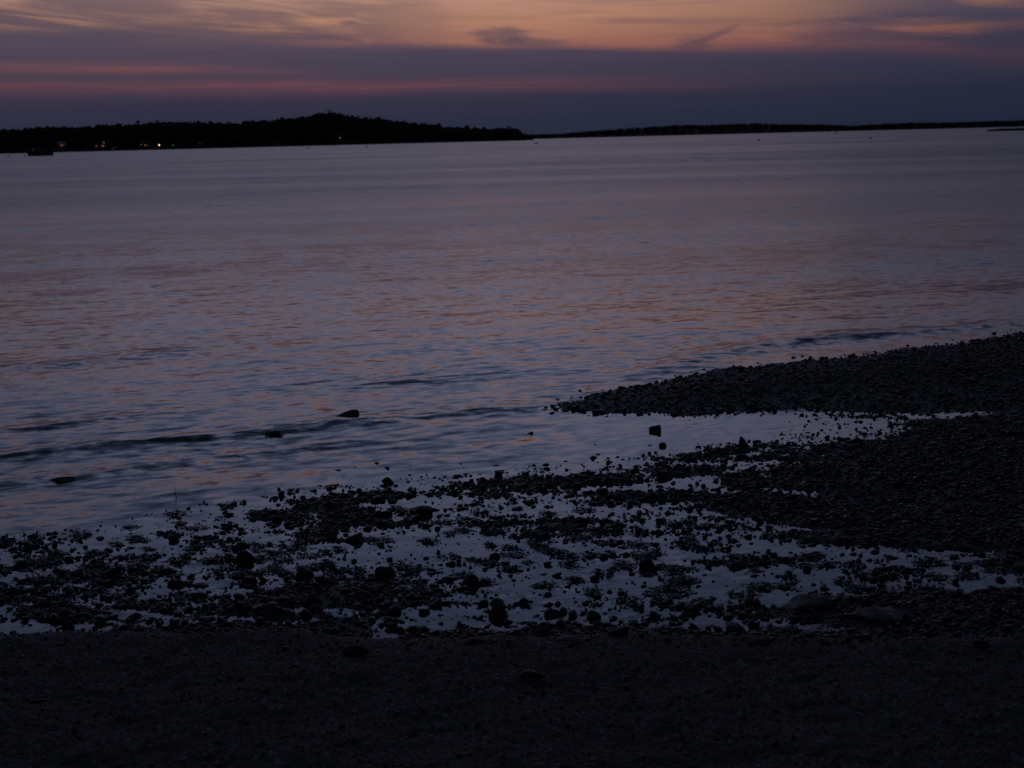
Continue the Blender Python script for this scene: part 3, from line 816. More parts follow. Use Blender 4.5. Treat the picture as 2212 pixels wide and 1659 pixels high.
ANCHORS = [('leaning fin', 'leaning fin shaped rock'), ('tall squarish', 'tall squarish boulder'), ('squat boulder among weed', 'squat weedy boulder at the left edge'),
 ('weedy boulder in', 'weedy boulder of the pebble shoal'), ('round stone on the left', 'round stone on the left pebble tongue'), ('weedy lump', 'weedy lump of rock left of centre'),
 ('rounded boulder in a pool', 'rounded boulder in the left pool'), ('pointed boulder with', 'pointed boulder with a shoulder'), ('big angular boulder', 'big angular boulder left of centre'),
 ('pyramid shaped', 'pyramid shaped boulder'), ('domed boulder on', 'domed boulder right of the widest pool'), ('rough stone on a small', 'rough stone on the small right shoal'),
 ('angular stone beside', 'angular stone beside the long pools'), ('upright stone at the right', 'upright stone at the right end of the pools'), ('blocky boulder in front', 'blocky boulder near the strand'),
 ('round topped stone', 'round topped stone in the widest pool'), ('smooth oval boulder', 'smooth oval boulder near the strand'), ('smooth dark boulder', 'smooth dark boulder near the strand'),
 ('peaked stone in', 'peaked stone left of the great slab'), ('round stone in a pool beside', 'round stone in the pool left of centre'), ('smooth low boulder among', 'smooth low boulder at lower left'),
 ('boulder among crowded', 'boulder among crowded cobbles left of centre'), ('lumpy boulder right', 'lumpy boulder near the flat pale stone'), ('great tilted', 'great tilted slab'),
 ('long low slab', 'long low slab at lower right'), ('wide boulder at', 'wide boulder at the rim of the strand'), ('peaked boulder at', 'peaked boulder at the rim of the strand'),
 ('angular slab rock', 'angular slab below the tidal pool'), ('smooth low boulder below', 'smooth low boulder below the tidal pool'), ('lone dark boulder', 'lone dark boulder on the right gravel'),
 ('dark stone on the weedy', 'dark stone on the weedy middle shoal'), ('round boulder among cobbles', 'round boulder nearest the strand at left'),
 ('small round stone in the pool at lower right', 'small round stone in the right pool'), ('domed dark rock', 'domed dark rock off the pebble edge'), ('upright faceted', 'upright faceted rock')]
name_neighbours()

# ------------------------------------------------------------------ seaweed
def blades(cx, cy, z0, n, rad, rise, seed, pts=4):
    r = random.Random(seed); V = []; F = []
    for _ in range(n):
        a = r.uniform(0, 6.28); q = rad * math.sqrt(r.random())
        x = cx + q * math.cos(a) * 1.25; y = cy + q * math.sin(a); z = z0 + r.uniform(0, rise * 0.3)
        d = r.uniform(0, 6.28); L = r.uniform(.015, .05); w = r.uniform(.002, .007)
        up = r.uniform(0.1, 1.0) * rise
        base = len(V)
        for k in range(pts):
            t = k / (pts - 1)
            px = x + math.cos(d) * L * t; py = y + math.sin(d) * L * t; pz = z + up * math.sin(t * 2.6)
            ww = w * (1 - 0.5 * abs(t - .4)); nx, ny = -math.sin(d) * ww, math.cos(d) * ww
            V.append((px + nx, py + ny, pz)); V.append((px - nx, py - ny, pz + w * .5))
            d += r.uniform(-.7, .7)
        for k in range(pts - 1):
            b = base + 2 * k; F.append((b, b + 1, b + 3, b + 2))
    return V, F
V = []; F = []
cnt = 0
for i in range(2000):
    px = random.uniform(-30, 1050); py = random.uniform(505, 628)
    w = math.exp(-((py - 560) / 45) ** 2) * (1.0 if px < 700 else .35)
    if random.random() > w: continue
    P = ground(px, py); gv = float(bare(np.array([P.x]), np.array([P.y]))[0])
    if gv < 2: continue
    rad = random.uniform(.015, .06)
    v, f = blades(P.x, P.y, max(0.0, float(height(np.array([P.x]), np.array([P.y]))[0])), int(14 + rad * 700), rad, random.uniform(.006, .018), 5000 + i)
    b = len(V); V += v; F += [tuple(b + k for k in q) for q in f]; cnt += 1
    if cnt > 230: break
me = npmesh('seaweed', V, F); o = link('seaweed', me, M_WEED)
tag(o, 'limp brown rockweed strewn over stones and pools of the tidal flat', 'seaweed', kind='stuff')

P = ground(*D(591, 941))
cl = empty('seaweed_clump', P)
tag(cl, 'ragged clump of brown seaweed poking out of the bay, left of the wedge rock', 'seaweed')
v, f = blades(0, 0, 0.0, 110, .055, .028, 77, 5)
link('fronds', npmesh('fronds', v, f), M_WEED, cl)
me = rock_mesh(333, .12, .08, .02); link('stone', me, None, cl)

def twig(px, py, hgt, lean, label):
    P = ground(px, py); bm = bmesh.new()
    prev = None; n = 6
    for k in range(5):
        t = k / 4; r_ = .0035 * (1 - t * .7); c = Vector((lean * t * t * hgt, 0, hgt * t - .02))
        ring = [bm.verts.new(c + Vector((r_ * math.cos(a * 6.283 / n), r_ * math.sin(a * 6.283 / n), 0))) for a in range(n)]
        if prev:
            for a in range(n): bm.faces.new((prev[a], prev[(a + 1) % n], ring[(a + 1) % n], ring[a]))
        else: bm.faces.new(ring[::-1])
        prev = ring
    bm.faces.new(prev)
    o = link('reed', bmesh_to('reed', bm, True), M_WEED, loc=P)
    tag(o, label, 'reed')
twig(*D(381, 1074), .09, -.15, 'thin bent reed sticking up from the shallows left of the pebble tongue')
twig(*D(53, 1160), .06, -.1, 'short reed stub in the shallows at the left edge')

# ------------------------------------------------------------------ far shores
M_HILL = simple('hill_soil', (0.035, 0.040, 0.030), 0.95, 0.1, scale=0.02)
M_CROWN = simple('conifer_needles', (0.030, 0.040, 0.028), 0.9, 0.1, scale=0.2)
M_CROWN2 = simple('leaf_foliage', (0.052, 0.060, 0.036), 0.9, 0.1, scale=0.2)
M_BARK = simple('bark', (0.06, 0.05, 0.04), 0.9, 0.1, scale=1.0)

def spruce(seed, layers=6, sides=7):
    """jagged tiers of drooping boughs, unit height"""
    r = random.Random(seed); V = []; F = []
    for k in range(layers):
        t = k / layers; z0 = .12 + .80 * t; rad = .19 * (1 - t) ** .8 + .02; zt = z0 + .24 * (1 - t * .4)
        b = len(V); V.append((r.uniform(-.01, .01), r.uniform(-.01, .01), min(1.0, zt)))
        for i in range(sides):
            a = 6.283 * (i + r.uniform(-.3, .3)) / sides; q = rad * r.uniform(.65, 1.25)
            V.append((q * math.cos(a), q * math.sin(a), z0 + r.uniform(-.05, .03)))
        for i in range(sides): F.append((b, b + 1 + i, b + 1 + (i + 1) % sides))
    return np.array(V), np.array(F)
def leafy(seed, n=7, wide=.27):
    """a lumpy crown of overlapping clumps"""
    r = random.Random(seed); V = []; F = []
    for k in range(n):
        a = r.uniform(0, 6.28); q = wide * r.uniform(.1, .75); z = r.uniform(.38, .86); q *= (1.15 - z * .6)
        s = r.uniform(.12, .2); v = chip(ICO1, seed * 31 + k, 3, .7, .95, 0.0) * np.array([s, s, s * r.uniform(.6, .9)]) + np.array([q * math.cos(a), q * math.sin(a), z])
        v += np.array([[r.uniform(-.03, .03) for _ in range(3)] for _ in v])
        b = sum(len(t) for t in V); V.append(v); F.append(ICF1 + b)
    return np.vstack(V), np.vstack(F)
def pine(seed):
    """bare lower stem and ragged flat-topped plates of needles"""
    r = random.Random(seed); V = []; F = []
    for k in range(6):
        a = r.uniform(0, 6.28); z = .5 + .09 * k; q = .12 * (1.0 - k * .12)
        s = r.uniform(.09, .16) * (1.1 - k * .08); v = ICO1 * np.array([s * 1.3, s * 1.3, s * .45]) + np.array([q * math.cos(a), q * math.sin(a), z])
        v += np.array([[r.uniform(-.03, .03) for _ in range(3)] for _ in v])
        b = sum(len(t) for t in V); V.append(v); F.append(ICF1 + b)
    return np.vstack(V), np.vstack(F)
SPECIES = [spruce(1), spruce(2, 7), spruce(3, 5, 6), leafy(4), leafy(5, 6, .22), pine(6), spruce(8, 6, 8), leafy(9, 8, .3)]

RIDGE_L = [(px / 4, py / 4) for px, py in [(-300, 524), (0, 523.5), (88, 522), (101, 518.7), (142, 514), (237, 511.8), (316, 512.4), (364, 511.8), (395, 506), (506, 504.8), (554, 503), (601, 496.6), (664, 493.4), (701, 491.6), (762, 495), (817, 493), (853, 494), (907, 498.8), (947, 498.8), (976, 496), (1005, 488.7), (1070, 485.8), (1142, 480.8), (1197, 474), (1222, 470.6), (1273, 459), (1300, 456), (1323, 454), (1353, 456), (1381, 464), (1422, 472), (1450, 479), (1483, 478), (1532, 481), (1585, 490), (1646, 495.7), (1707, 499.7), (1755, 504), (1775, 513), (1829, 515), (1910, 518.5), (1959, 521.7), (2000, 518.5), (2065, 518.5), (2097, 524), (2118, 531), (2130, 542), (2134, 550)]]
RIDGE_R = [(px / 4, py / 4) for px, py in [(2040, 542), (2136, 540), (2236, 537.6), (2299, 532.7), (2371, 526), (2444, 521), (2516, 514.6), (2597, 510), (2665, 505.5), (2724, 501.5), (2823, 502), (2959, 498), (3040, 495), (3149, 500.5), (3297, 500.5), (3411, 505.4), (3495, 499.5), (3644, 493), (3793, 493), (3917, 488.6), (4075, 484.6), (4400, 482), (4700, 484)]]
def ridge(pts, dist):
    out = []
    for p in pts:
        d = ray(*p); h = math.hypot(d.x, d.y)
        out.append((d.x / d.y, CAM_H + d.z / h * dist))
    return np.array(out)

def hill(name, pts, d0, d1, treeh, label):
    Rg = ridge(pts, d1)
    a0, a1 = Rg[0, 0], Rg[-1, 0]
    nc = 160; nr = 9
    A = np.linspace(a0, a1, nc); H = np.interp(A, Rg[:, 0], Rg[:, 1]) - treeh
    V = []
    for j in range(nr + 4):
        t = j / (nr - 1)
        dd = d0 + (d1 - d0) * t
        prof = math.sin(min(t, 1.0) * math.pi / 2) ** 1.0 if t <= 1 else max(0.0, 1 - (t - 1) * 1.8)
        for i in range(nc):
            x_ = A[i] * dd / math.sqrt(1 + A[i] ** 2); y_ = dd / math.sqrt(1 + A[i] ** 2)
            V.append((x_, y_, -0.6 + (max(H[i], .3) + .6) * prof + (vnoise(np.array([x_ * .02]), np.array([y_ * .02]))[0] * 2.0 if j else 0)))
    n = nr + 4
    i = np.arange(n - 1)[:, None] * nc + np.arange(nc - 1)[None, :]
    F = np.stack([i, i + 1, i + nc + 1, i + nc], -1).reshape(-1, 4)
    o = link(name, npmesh(name, V, F), M_HILL); tag(o, label, 'hill', kind='structure')
    def surf(a, t):
        Hh = np.interp(a, A, H); prof = np.sin(np.minimum(t, 1) * math.pi / 2); dd = d0 + (d1 - d0) * t
        x_ = a * dd / np.sqrt(1 + a * a); y_ = dd / np.sqrt(1 + a * a)
        return x_, y_, -0.6 + (np.maximum(Hh, .3) + .6) * prof
    return a0, a1, surf
aL0, aL1, surfL = hill('hill', RIDGE_L, 1640, 1960, 10.5, 'wooded hill sloping down to a point on the left far shore')
aR0, aR1, surfR = hill('hill', RIDGE_R, 4300, 5200, 6.5, 'long low wooded rise on the far shore at right')

# clearings round the shore houses (bearing x/y, half width)
HOUSES = [  # px, height above water in frame px, width m, depth, wall h, roof h, roof pale?, window list(dx, dz, color key)
 (61.0, 7.2), (99.5, 5.2), (104.0, 7.0), (115.0, 3.4), (145.8, 6.4), (200.0, 5.0), (340.3, 9.0)]
def bear(px):
    d = ray(px, 140); return d.x / d.y
CLEAR = [(bear(p[0]), 5.0 / 1700) for p in HOUSES] + [(bear(158.9), 3 / 1700), (bear(172.8), 3 / 1700)]

def forest(name, surf, a0, a1, n, hts, label, tmin=0.02, clear=(), mats=M_CROWN, species=SPECIES, tmax=1.05):
    a = RNG.uniform(a0, a1, n); t = RNG.uniform(tmin, tmax, n) ** 0.8
    k = np.ones(n, bool)
    for ca, cw in clear: k &= ~((np.abs(a - ca) < cw) & (t < 0.22))
    a = a[k]; t = t[k]; n = len(a)
    x_, y_, z_ = surf(a, t)
    hs = RNG.uniform(hts[0], hts[1], n) * np.where(RNG.random(n) < .05, 1.22, 1.0)
    edge = np.clip(np.minimum(a1 - a, 1.0) / 0.012, .35, 1); hs = hs * edge
    kind = RNG.integers(0, len(species), n); Vs = []; Fs = []; base = 0
    for i, (sv, sf) in enumerate(species):
        m_ = kind == i; c = m_.sum()
        if not c: continue
        yw = RNG.uniform(0, 6.28, c); sc = hs[m_]; wd = sc * RNG.uniform(.9, 1.5, c)
        X = sv[None, :, 0] * wd[:, None]; Y = sv[None, :, 1] * wd[:, None]; Z = sv[None, :, 2] * sc[:, None]
        cc, s_ = np.cos(yw)[:, None], np.sin(yw)[:, None]
        X, Y = X * cc - Y * s_, X * s_ + Y * cc
        P_ = np.stack([X + x_[m_][:, None], Y + y_[m_][:, None], Z + z_[m_][:, None] - .5], -1).reshape(-1, 3)
        Fs.append((sf[None] + (np.arange(c) * len(sv))[:, None, None]).reshape(-1, 3) + base); Vs.append(P_); base += len(P_)
    o = link(name, npmesh(name, np.vstack(Vs), np.vstack(Fs), False), mats); tag(o, label, 'forest', kind='stuff')
forest('forest', surfL, aL0, aL1 - .0005, 5200, (9, 14), 'dense black spruce and hardwood wood covering the left hill', clear=CLEAR)
forest('forest', surfR, aR0, aR1, 5200, (9, 12), 'distant wood covering the long low rise at right', species=[SPECIES[0], SPECIES[2], SPECIES[6]])

# trees that stand clear of the wood on the skyline
TR = []
def tree_proto(i, mat):
    v, f = SPECIES[i]; me = npmesh('crown', v, f, False); me.materials.append(mat)
    bm = bmesh.new(); bmesh.ops.create_cone(bm, cap_ends=True, segments=7, radius1=.022, radius2=.008, depth=.7, matrix=Matrix.Translation((0, 0, .33)))
    tm = bmesh_to('trunk', bm, True); tm.materials.append(M_BARK)
    return me, tm
PROTO = {i: tree_proto(i, M_CROWN if i in (0, 1, 2, 6, 5) else M_CROWN2) for i in range(8)}
def tree(px, extra, kind, label, grp, dist_t=1.0):
    a = bear(px)
    x_, y_, z_ = surfL(np.array([a]), np.array([dist_t]))
    H = 11.0 + extra
    n = {5: 'pine_tree', 3: 'broadleaf_tree', 4: 'broadleaf_tree', 7: 'broadleaf_tree'}.get(kind, 'spruce_tree')
    r = empty(n, (float(x_[0]), float(y_[0]), float(z_[0]) - .4), random.uniform(0, 6.28)); r.scale = (H * .95, H * .95, H)
    c, t = PROTO[kind]
    link('crown', c, None, r); link('trunk', t, None, r)
    tag(r, label, 'tree', grp)
# (bearing, extra height, kind)
SK = [(3, 1, 0), (28, 1.5, 1), (68, 1, 0), (119, 2, 1), (150, 1, 3), (176, 1.2, 0), (192, 2, 6), (205, 1, 2), (219, 1.5, 0), (252, 3, 3), (262, 1.5, 0), (266, 2, 3),
      (275, 1, 2), (283, 1.5, 1), (296, 1.2, 3), (301, 2.5, 3), (311, 1.5, 4), (319, 1.2, 3)]
for px, ex, k in SK:
    tree(px, ex, k, 'dark tree standing a little above the wooded skyline left of the hill top', 'skyline trees left of the hill top')
SK = [(326, 1.5, 3), (333, 1.5, 7), (340, 1.2, 4), (346, 1.5, 7), (351, 1, 3)]
for px, ex, k in SK:
    tree(px, ex, k, 'round crowned dark tree on the very top of the left hill', 'trees on the hill top')
tree(349.0, 3, 5, 'ragged pine on the right shoulder of the hill top, first of the taller ones', None)
tree(354.0, 2.5, 5, 'ragged pine on the right shoulder of the hill top, just right of the first', None)
tree(360.0, 2.5, 1, 'pointed spruce stepping down from the hill top on its right side', None)
SK = [(371, 2.5, 0), (376, 2, 5), (380, 2.2, 3), (384, 2.5, 5), (392, 1.5, 0), (397, 1.5, 1), (405, 2, 7), (410, 1, 0), (425, 1, 0), (431, 1.3, 2)]
for px, ex, k in SK:
    tree(px, ex, k, 'dark tree on the slope that falls from the hill top to the right', 'trees on the falling slope')
tree(435, 2.5, 5, 'tall pine at the notch where the wooded slope drops to the low point', None)
tree(439, 4.5, 5, 'tallest pine at the notch where the wooded slope drops to the low point', None)
SK = [(451, 2.0, 0), (457, 3.5, 5), (462, 2, 3), (467, 3, 0), (479, 1.5, 4), (490, 1.5, 3), (500, 2.5, 0), (506, 1.5, 1), (515, 3, 6), (521, 1.5, 2), (526, 1.5, 0)]
for px, ex, k in SK:
    tree(px, ex, k, 'dark tree rising from the low wooded point at the end of the left shore', 'trees on the low point')

# ------------------------------------------------------------------ houses and lights on the left shore
def boxmesh(name, x0, x1, y0, y1, z0, z1):
    v = [(x0, y0, z0), (x1, y0, z0), (x1, y1, z0), (x0, y1, z0), (x0, y0, z1), (x1, y0, z1), (x1, y1, z1), (x0, y1, z1)]
    f = [(3, 2, 1, 0), (4, 5, 6, 7), (0, 1, 5, 4), (1, 2, 6, 5), (2, 3, 7, 6), (3, 0, 4, 7)]
    me = bpy.data.meshes.new(name); me.from_pydata(v, [], f); me.update(); return me
M_WALLP = simple('grey_shingle_wall', (0.16, 0.17, 0.18), 0.85, 0.2)
M_WALLD = simple('dark_board_wall', (0.06, 0.055, 0.05), 0.85, 0.2)
M_ROOFP = simple('pale_metal_roof', (0.30, 0.33, 0.40), 0.45, 0.4)
M_ROOFD = simple('dark_shingle_roof', (0.05, 0.05, 0.055), 0.8, 0.2)
M_TRIM = simple('white_trim', (0.5, 0.5, 0.5), 0.6, 0.3)
M_GLASS = simple('dark_glass', (0.02, 0.025, 0.03), 0.1, 0.5)
E_OR = emitter('lamplight_orange', (1.0, 0.36, 0.13), 0.2)
E_OD = emitter('lamplight_dim_orange', (1.0, 0.42, 0.12), 0.07)
E_RD = emitter('lamplight_faint_red', (1.0, 0.3, 0.10), 0.05)
E_WH = emitter('lamplight_white', (1.0, 0.80, 0.55), 0.15)
E_BR = emitter('lamplight_bright', (1.0, 0.84, 0.50), 4.5)
E_GR = emitter('lamplight_green', (0.15, 1.0, 0.25), 0.16)

def shore_pt(px, hpx, dist=1655.0):
    a = bear(px); k = dist / math.sqrt(1 + a * a)
    return Vector((a * k, k, hpx * dist / FPX))
def house(px, hpx, w, d, wh, rh, wallm, roofm, label, windows, rz=0.0, porch=False):
    P = shore_pt(px, hpx); t = empty('house', P - Vector((0, 0, 1.9)), rz)
    tag(t, label, 'house')
    link('wall', boxmesh('wall', -w / 2, w / 2, -d / 2, d / 2, -4, wh), wallm, t)
    V_ = [(-w / 2 - .4, -d / 2 - .5, wh), (w / 2 + .4, -d / 2 - .5, wh), (w / 2 + .4, d / 2 + .5, wh), (-w / 2 - .4, d / 2 + .5, wh), (-w / 2 - .4, 0, wh + rh), (w / 2 + .4, 0, wh + rh)]
    me = bpy.data.meshes.new('roof'); me.from_pydata(V_, [], [(0, 1, 5, 4), (2, 3, 4, 5), (1, 2, 5), (3, 0, 4), (3, 2, 1, 0)]); me.update()
    rf = link('roof', me, roofm, t)
    link('chimney', boxmesh('chimney', w * .22, w * .22 + .7, .2, .9, wh + rh * .4, wh + rh + .8), M_WALLD, rf)
    link('door', boxmesh('door', w * .30, w * .30 + .9, -d / 2 - .06, -d / 2 + .02, 0, 2.0), M_ROOFD, t)
    for dx, dz, s, em in windows:
        f = link('window', boxmesh('window', dx - s * .62, dx + s * .62, -d / 2 - .09, -d / 2 + .01, dz - s * .62, dz + s * .62), M_TRIM, t)
        link('pane', boxmesh('pane', dx - s * .5, dx + s * .5, -d / 2 - .12, -d / 2 - .085, dz - s * .5, dz + s * .5), em or M_GLASS, f)
    return t
house(61.2, 6.4, 7.5, 7, 2.6, 3.6, M_WALLP, M_ROOFP, 'pale roofed house with an orange lit window above the moored cabin boat', [(-.9, 1.9, 1.7, E_OR), (1.2, 1.9, 1.1, E_OD), (3.1, 2.0, 1.0, None)], rz=.5)
house(97.0, 4.8, 9, 7, 3.0, 3.2, M_WALLD, M_ROOFD, 'dark house with a faint amber window in the cluster right of the cabin boat', [(0, 1.9, 1.9, E_OD), (2.6, 1.9, 1.0, None)])
house(103.5, 4.9, 6, 7, 6.2, 2.4, M_WALLD, M_ROOFD, 'two storey house lit orange below and faintly above', [(-.7, 1.9, 1.4, E_OR), (.8, 1.9, 1.1, E_OR), (1.0, 7.2 - 1.6, 1.2, E_WH)])
house(114.6, 2.4, 8, 6, 2.8, 2.2, M_WALLD, M_ROOFD, 'low boathouse by the shore with two faint reddish lights', [(-2.2, 1.4, 1.1, E_OD), (1.2, 2.4, 1.3, E_RD)])
house(145.2, 4.6, 9, 7, 3.2, 2.8, M_WALLD, M_ROOFD, 'house with one whitish and one orange window, left of the bright dock lamp', [(-4.1, 2.9, 1.0, E_WH), (.6, 1.9, 1.4, E_OR), (3.4, 1.7, 1.0, E_RD)])
house(200.2, 4.9, 6, 6, 2.8, 2.4, M_WALLD, M_ROOFD, 'cottage with a faint red window, farthest right of the shore houses', [(0, 1.9, 1.1, E_RD)])
house(340.3, 7.0, 7, 6, 3.0, 2.6, M_WALLD, M_ROOFD, 'lone cottage with one white window below the hill top', [(0, 1.9, 1.25, E_WH)])
def lamp(px, hpx, em, r_, label):
    P = shore_pt(px, 0.0, 1640.0); top = hpx * 1640 / FPX
    t = empty('dock_lamp', P); tag(t, label, 'lamp')
    bm = bmesh.new(); bmesh.ops.create_cone(bm, cap_ends=True, segments=8, radius1=.14, radius2=.09, depth=top + 1, matrix=Matrix.Translation((0, 0, top / 2 - .5)))
    link('pole', bmesh_to('pole', bm, True), M_WALLD, t)
    bm = bmesh.new(); bmesh.ops.create_cone(bm, cap_ends=True, segments=10, radius1=r_ * 1.3, radius2=r_ * .4, depth=.3, matrix=Matrix.Translation((0, 0, top + r_ + .15)))
    link('lamp_shade', bmesh_to('lamp_shade', bm, True), M_WALLD, t)
    bm = bmesh.new(); bmesh.ops.create_icosphere(bm, subdivisions=2, radius=r_, matrix=Matrix.Translation((0, 0, top)))
    link('bulb', bmesh_to('bulb', bm, True), em, t)
lamp(158.9, 4.3, E_BR, .55, 'bright warm white dock lamp on the left shore, brightest light in the photo')
lamp(172.8, 3.9, E_GR, .6, 'small green lamp on the shore, right of the bright white one')

def water_tower():
    a = bear(139.3); x_, y_, z_ = surfL(np.array([a]), np.array([1.0]))
    t = empty('water_tower', (float(x_[0]), float(y_[0]), float(z_[0]))); tag(t, 'small water tower standing above the wooded skyline at left', 'tower')
    bm = bmesh.new(); bmesh.ops.create_cone(bm, cap_ends=True, segments=14, radius1=2.2, radius2=2.9, depth=2.6, matrix=Matrix.Translation((0, 0, 15.3)))
    link('tank', bmesh_to('tank', bm), M_WALLD, t)
    bm = bmesh.new(); bmesh.ops.create_cone(bm, cap_ends=True, segments=14, radius1=3.0, radius2=.2, depth=.9, matrix=Matrix.Translation((0, 0, 17.05)))
    link('roof', bmesh_to('roof', bm), M_ROOFD, t)
    for k in range(4):
        c, s = math.cos(k * 1.5708 + .78), math.sin(k * 1.5708 + .78)
        bm = bmesh.new(); bmesh.ops.create_cone(bm, cap_ends=True, segments=6, radius1=.3, radius2=.25, depth=14.2, matrix=Matrix.Translation((c * 1.2, s * 1.2, 6.95)))
        link('leg', bmesh_to('leg', bm), M_WALLD, t)
water_tower()

# low ledge at the right
lp = ground(1040, 133.3 + .9)
def ledge(px, dist, w, h, label, seed):
    P = far(px, dist); me = rock_mesh(seed, w, w * .25, h, cuts=14, rough=.2, lo=.55); o = link('ledge', me); o.location = P - Vector((0, 0, h * .15)); tag(o, label, 'ledge')
ledge(1018, 760, 32, 1.5, 'low dark rock ledge breaking the water at the right edge', 401)
ledge(1000, 765, 14, .8, 'thin outer tip of the ledge at the right edge', 402)

# ------------------------------------------------------------------ boats and buoys
M_HULL = simple('navy_hull', (0.045, 0.055, 0.085), 0.35, 0.5)
M_CABIN = simple('grey_cabin', (0.10, 0.11, 0.14), 0.5, 0.4)
M_BOATROOF = simple('pale_blue_roof', (0.20, 0.28, 0.42), 0.4, 0.4)
M_CANVAS = simple('navy_canvas', (0.05, 0.055, 0.075), 0.8, 0.2)
M_STEEL = simple('dull_steel', (0.22, 0.22, 0.24), 0.4, 0.5)

def hull_mesh(L, B, free, draft=.35, n=16, bow_rise=.25, stern_w=.85):
    """bow at -x; sections from keel to gunwale"""
    V = []; F = []; m = 7
    for i in range(n + 1):
        t = i / n; x_ = -L / 2 + L * t
        hb = B / 2 * (min(1.0, (t * 2.4)) ** .6 if t < .42 else 1 - (1 - stern_w) * ((t - .42) / .58) ** 2)
        top = free + bow_rise * (1 - t) ** 2
        for j in range(m):
            s = j / (m - 1) * 2 - 1
            yy = hb * s; dz = abs(s) ** 2.6
            zz = -draft + (top + draft) * dz
            rake = (1 - dz) * .9 * (1 - t) ** 3
            V.append((x_ + rake, yy, zz))
    for i in range(n):
        for j in range(m - 1):
            a = i * m + j; F.append((a, a + 1, a + m + 1, a + m))
    F.append(tuple(n * m + j for j in range(m)))
    d0 = len(V)                                 # the deck closes the top, a little below the gunwale
    for i in range(n + 1):
        a, b = V[i * m], V[i * m + m - 1]
        V.append((a[0], a[1] * .97, a[2] - .12)); V.append((b[0], b[1] * .97, b[2] - .12))
    for i in range(n): F.append((d0 + 2 * i, d0 + 2 * i + 1, d0 + 2 * i + 3, d0 + 2 * i + 2))
    me = bpy.data.meshes.new('hull'); me.from_pydata(V, [], F); me.update(); return me

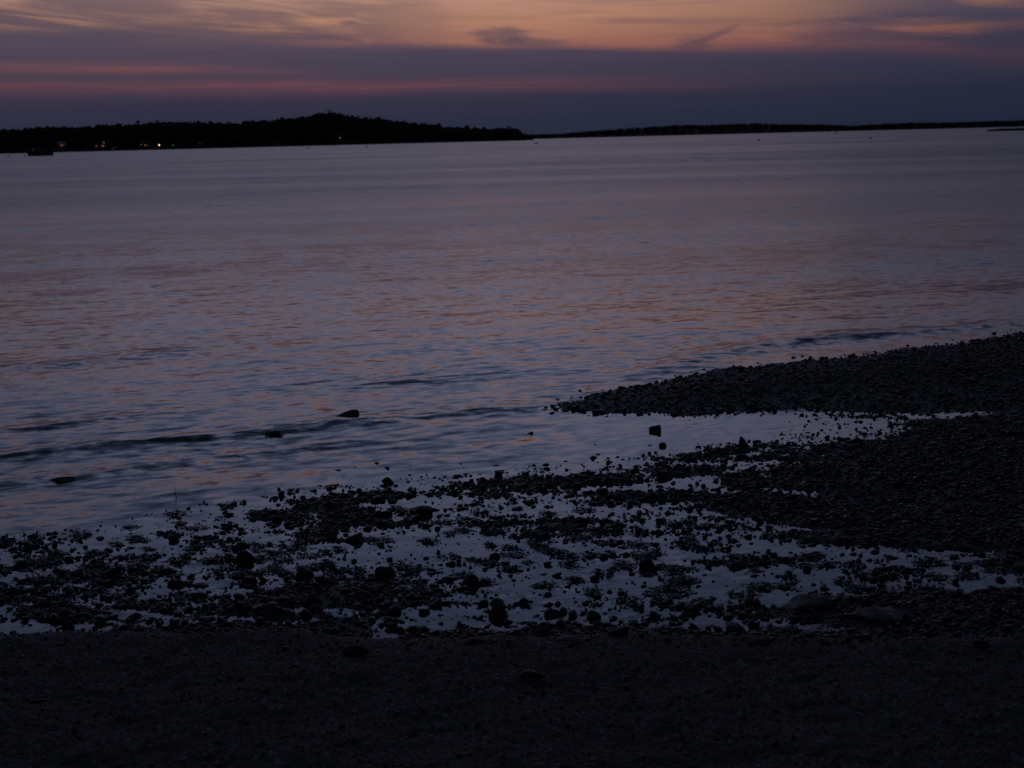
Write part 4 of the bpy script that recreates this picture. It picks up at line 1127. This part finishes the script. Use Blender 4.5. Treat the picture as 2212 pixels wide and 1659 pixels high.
def cabin_boat():
    P = ground(40, 155.9); a = bear(40)
    t = empty('cabin_boat', P, -math.atan(a) + .05); t.scale = (1, 1, 1.3); tag(t, 'dark cabin cruiser with canopied stern moored at the far left', 'boat')
    L = 10.9
    link('hull', hull_mesh(L, 3.4, 1.15, .5, 18, .25), M_HULL, t)
    def tri(name, pts, y0, y1, mat, par=t):
        n = len(pts); V = [(p_[0], y0, p_[1]) for p_ in pts] + [(p_[0], y1, p_[1]) for p_ in pts]
        F = [tuple(range(n)), tuple(range(2 * n - 1, n - 1, -1))] + [(i, (i + 1) % n, n + (i + 1) % n, n + i) for i in range(n)]
        me = bpy.data.meshes.new(name); me.from_pydata(V, [], F); me.update(); return link(name, me, mat, par)
    cab = tri('cabin', [(-3.9, 1.0), (1.2, 1.0), (1.2, 2.45), (-2.1, 2.5), (-3.0, 1.75)], -1.25, 1.25, M_CABIN)
    tri('windshield', [(-2.96, 1.80), (-2.12, 2.46), (-2.2, 2.50), (-3.04, 1.84)], -1.05, 1.05, M_GLASS)
    tri('roof', [(-2.2, 2.53), (1.4, 2.46), (1.2, 2.62), (-.2, 2.75), (-1.8, 2.70)], -1.35, 1.35, M_BOATROOF)
    for k in range(4):
        tri('window', [(-1.9 + k * .72, 1.75), (-1.35 + k * .72, 1.75), (-1.35 + k * .72, 2.25), (-1.9 + k * .72, 2.25)], -1.275, -1.252, M_GLASS, cab)
    tri('canopy', [(1.25, 2.20), (5.1, 2.05), (5.05, 2.20), (3.2, 2.34), (1.3, 2.36)], -1.35, 1.35, M_CANVAS)
    tri('side_curtain', [(3.0, 1.0), (5.0, 1.0), (5.0, 2.08), (3.0, 2.14)], -1.33, -1.30, M_CANVAS)
    for x_ in (1.5, 3.0, 5.0):
        for y_ in (-1.3, 1.3):
            link('post', boxmesh('post', x_ - .04, x_ + .04, y_ - .04, y_ + .04, 1.0, 2.1), M_STEEL, t)
    bm = bmesh.new(); bmesh.ops.create_cone(bm, cap_ends=True, segments=6, radius1=.04, radius2=.02, depth=1.3, matrix=Matrix.Translation((-.6, 0, 3.3)))
    link('mast', bmesh_to('mast', bm), M_STEEL, t)
    for k in range(5):
        link('stanchion', boxmesh('stanchion', -5.0 + k * .42, -4.96 + k * .42, -1.0 - k * .08, -.96 - k * .08, 1.1, 1.75), M_STEEL, t)
    tri('rail', [(-5.1, 1.72), (-3.2, 1.66), (-3.2, 1.70), (-5.1, 1.77)], -1.2, -1.16, M_STEEL)
    tri('swim_platform', [(5.45, .25), (6.0, .25), (6.0, .38), (5.45, .38)], -1.2, 1.2, M_CABIN)
cabin_boat()

def dinghy(px, py, w, label):
    P = ground(px, py); t = empty('dinghy', P, 0.35); tag(t, label, 'dinghy')
    link('hull', hull_mesh(w, w * .62, .32, .12, 10, .12), M_HULL, t)
    link('thwart', boxmesh('thwart', -.1, .12, -w * .26, w * .26, .22, .27), M_CABIN, t)
    bm = bmesh.new(); bmesh.ops.create_cone(bm, cap_ends=True, segments=8, radius1=.16, radius2=.12, depth=.5, matrix=Matrix.Translation((w * .40, 0, .48)))
    link('outboard_motor', bmesh_to('outboard_motor', bm), M_CANVAS, t)
dinghy(307.5, 148.7, 1.7, 'little dark dinghy moored below the right shoulder of the hill')
dinghy(535.6, 143.9, 1.7, 'little dark dinghy moored off the tip of the wooded point')
def buoy(px, py, r_, label, mat=None, stake=0.0, grp=None):
    P = ground(px, py); t = empty('mooring_buoy', P); tag(t, label, 'buoy', grp)
    bm = bmesh.new(); bmesh.ops.create_icosphere(bm, subdivisions=2, radius=r_, matrix=Matrix.Translation((0, 0, r_ * .45)))
    link('float', bmesh_to('float', bm, True), mat or M_CANVAS, t)
    bm = bmesh.new(); bmesh.ops.create_cone(bm, cap_ends=True, segments=6, radius1=r_ * .16, radius2=r_ * .12, depth=r_ * .8 + stake, matrix=Matrix.Translation((0, 0, r_ * 1.4 + stake / 2 + r_ * .3)))
    link('staff', bmesh_to('staff', bm), M_STEEL, t)
M_GREEN = simple('green_can', (0.03, 0.16, 0.10), 0.5, 0.4)
buoy(366.8, 147.0, .42, 'round mooring buoy off the slope right of the hill top')
buoy(8.2, 156.4, .36, 'dark mooring buoy at the far left, left of the cabin boat')
buoy(25.2, 156.6, .34, 'dark mooring buoy just left of the cabin boat bow')
buoy(211.5, 149.6, .22, 'thin staff buoy close under the left shore', stake=.5)
buoy(759, 141.0, .26, 'small dark buoy right of centre on the bay')
buoy(870.6, 138.9, .26, 'small dark buoy towards the right on the bay')
buoy(836.2, 133.6, .7, 'green channel buoy far out towards the right shore', M_GREEN)
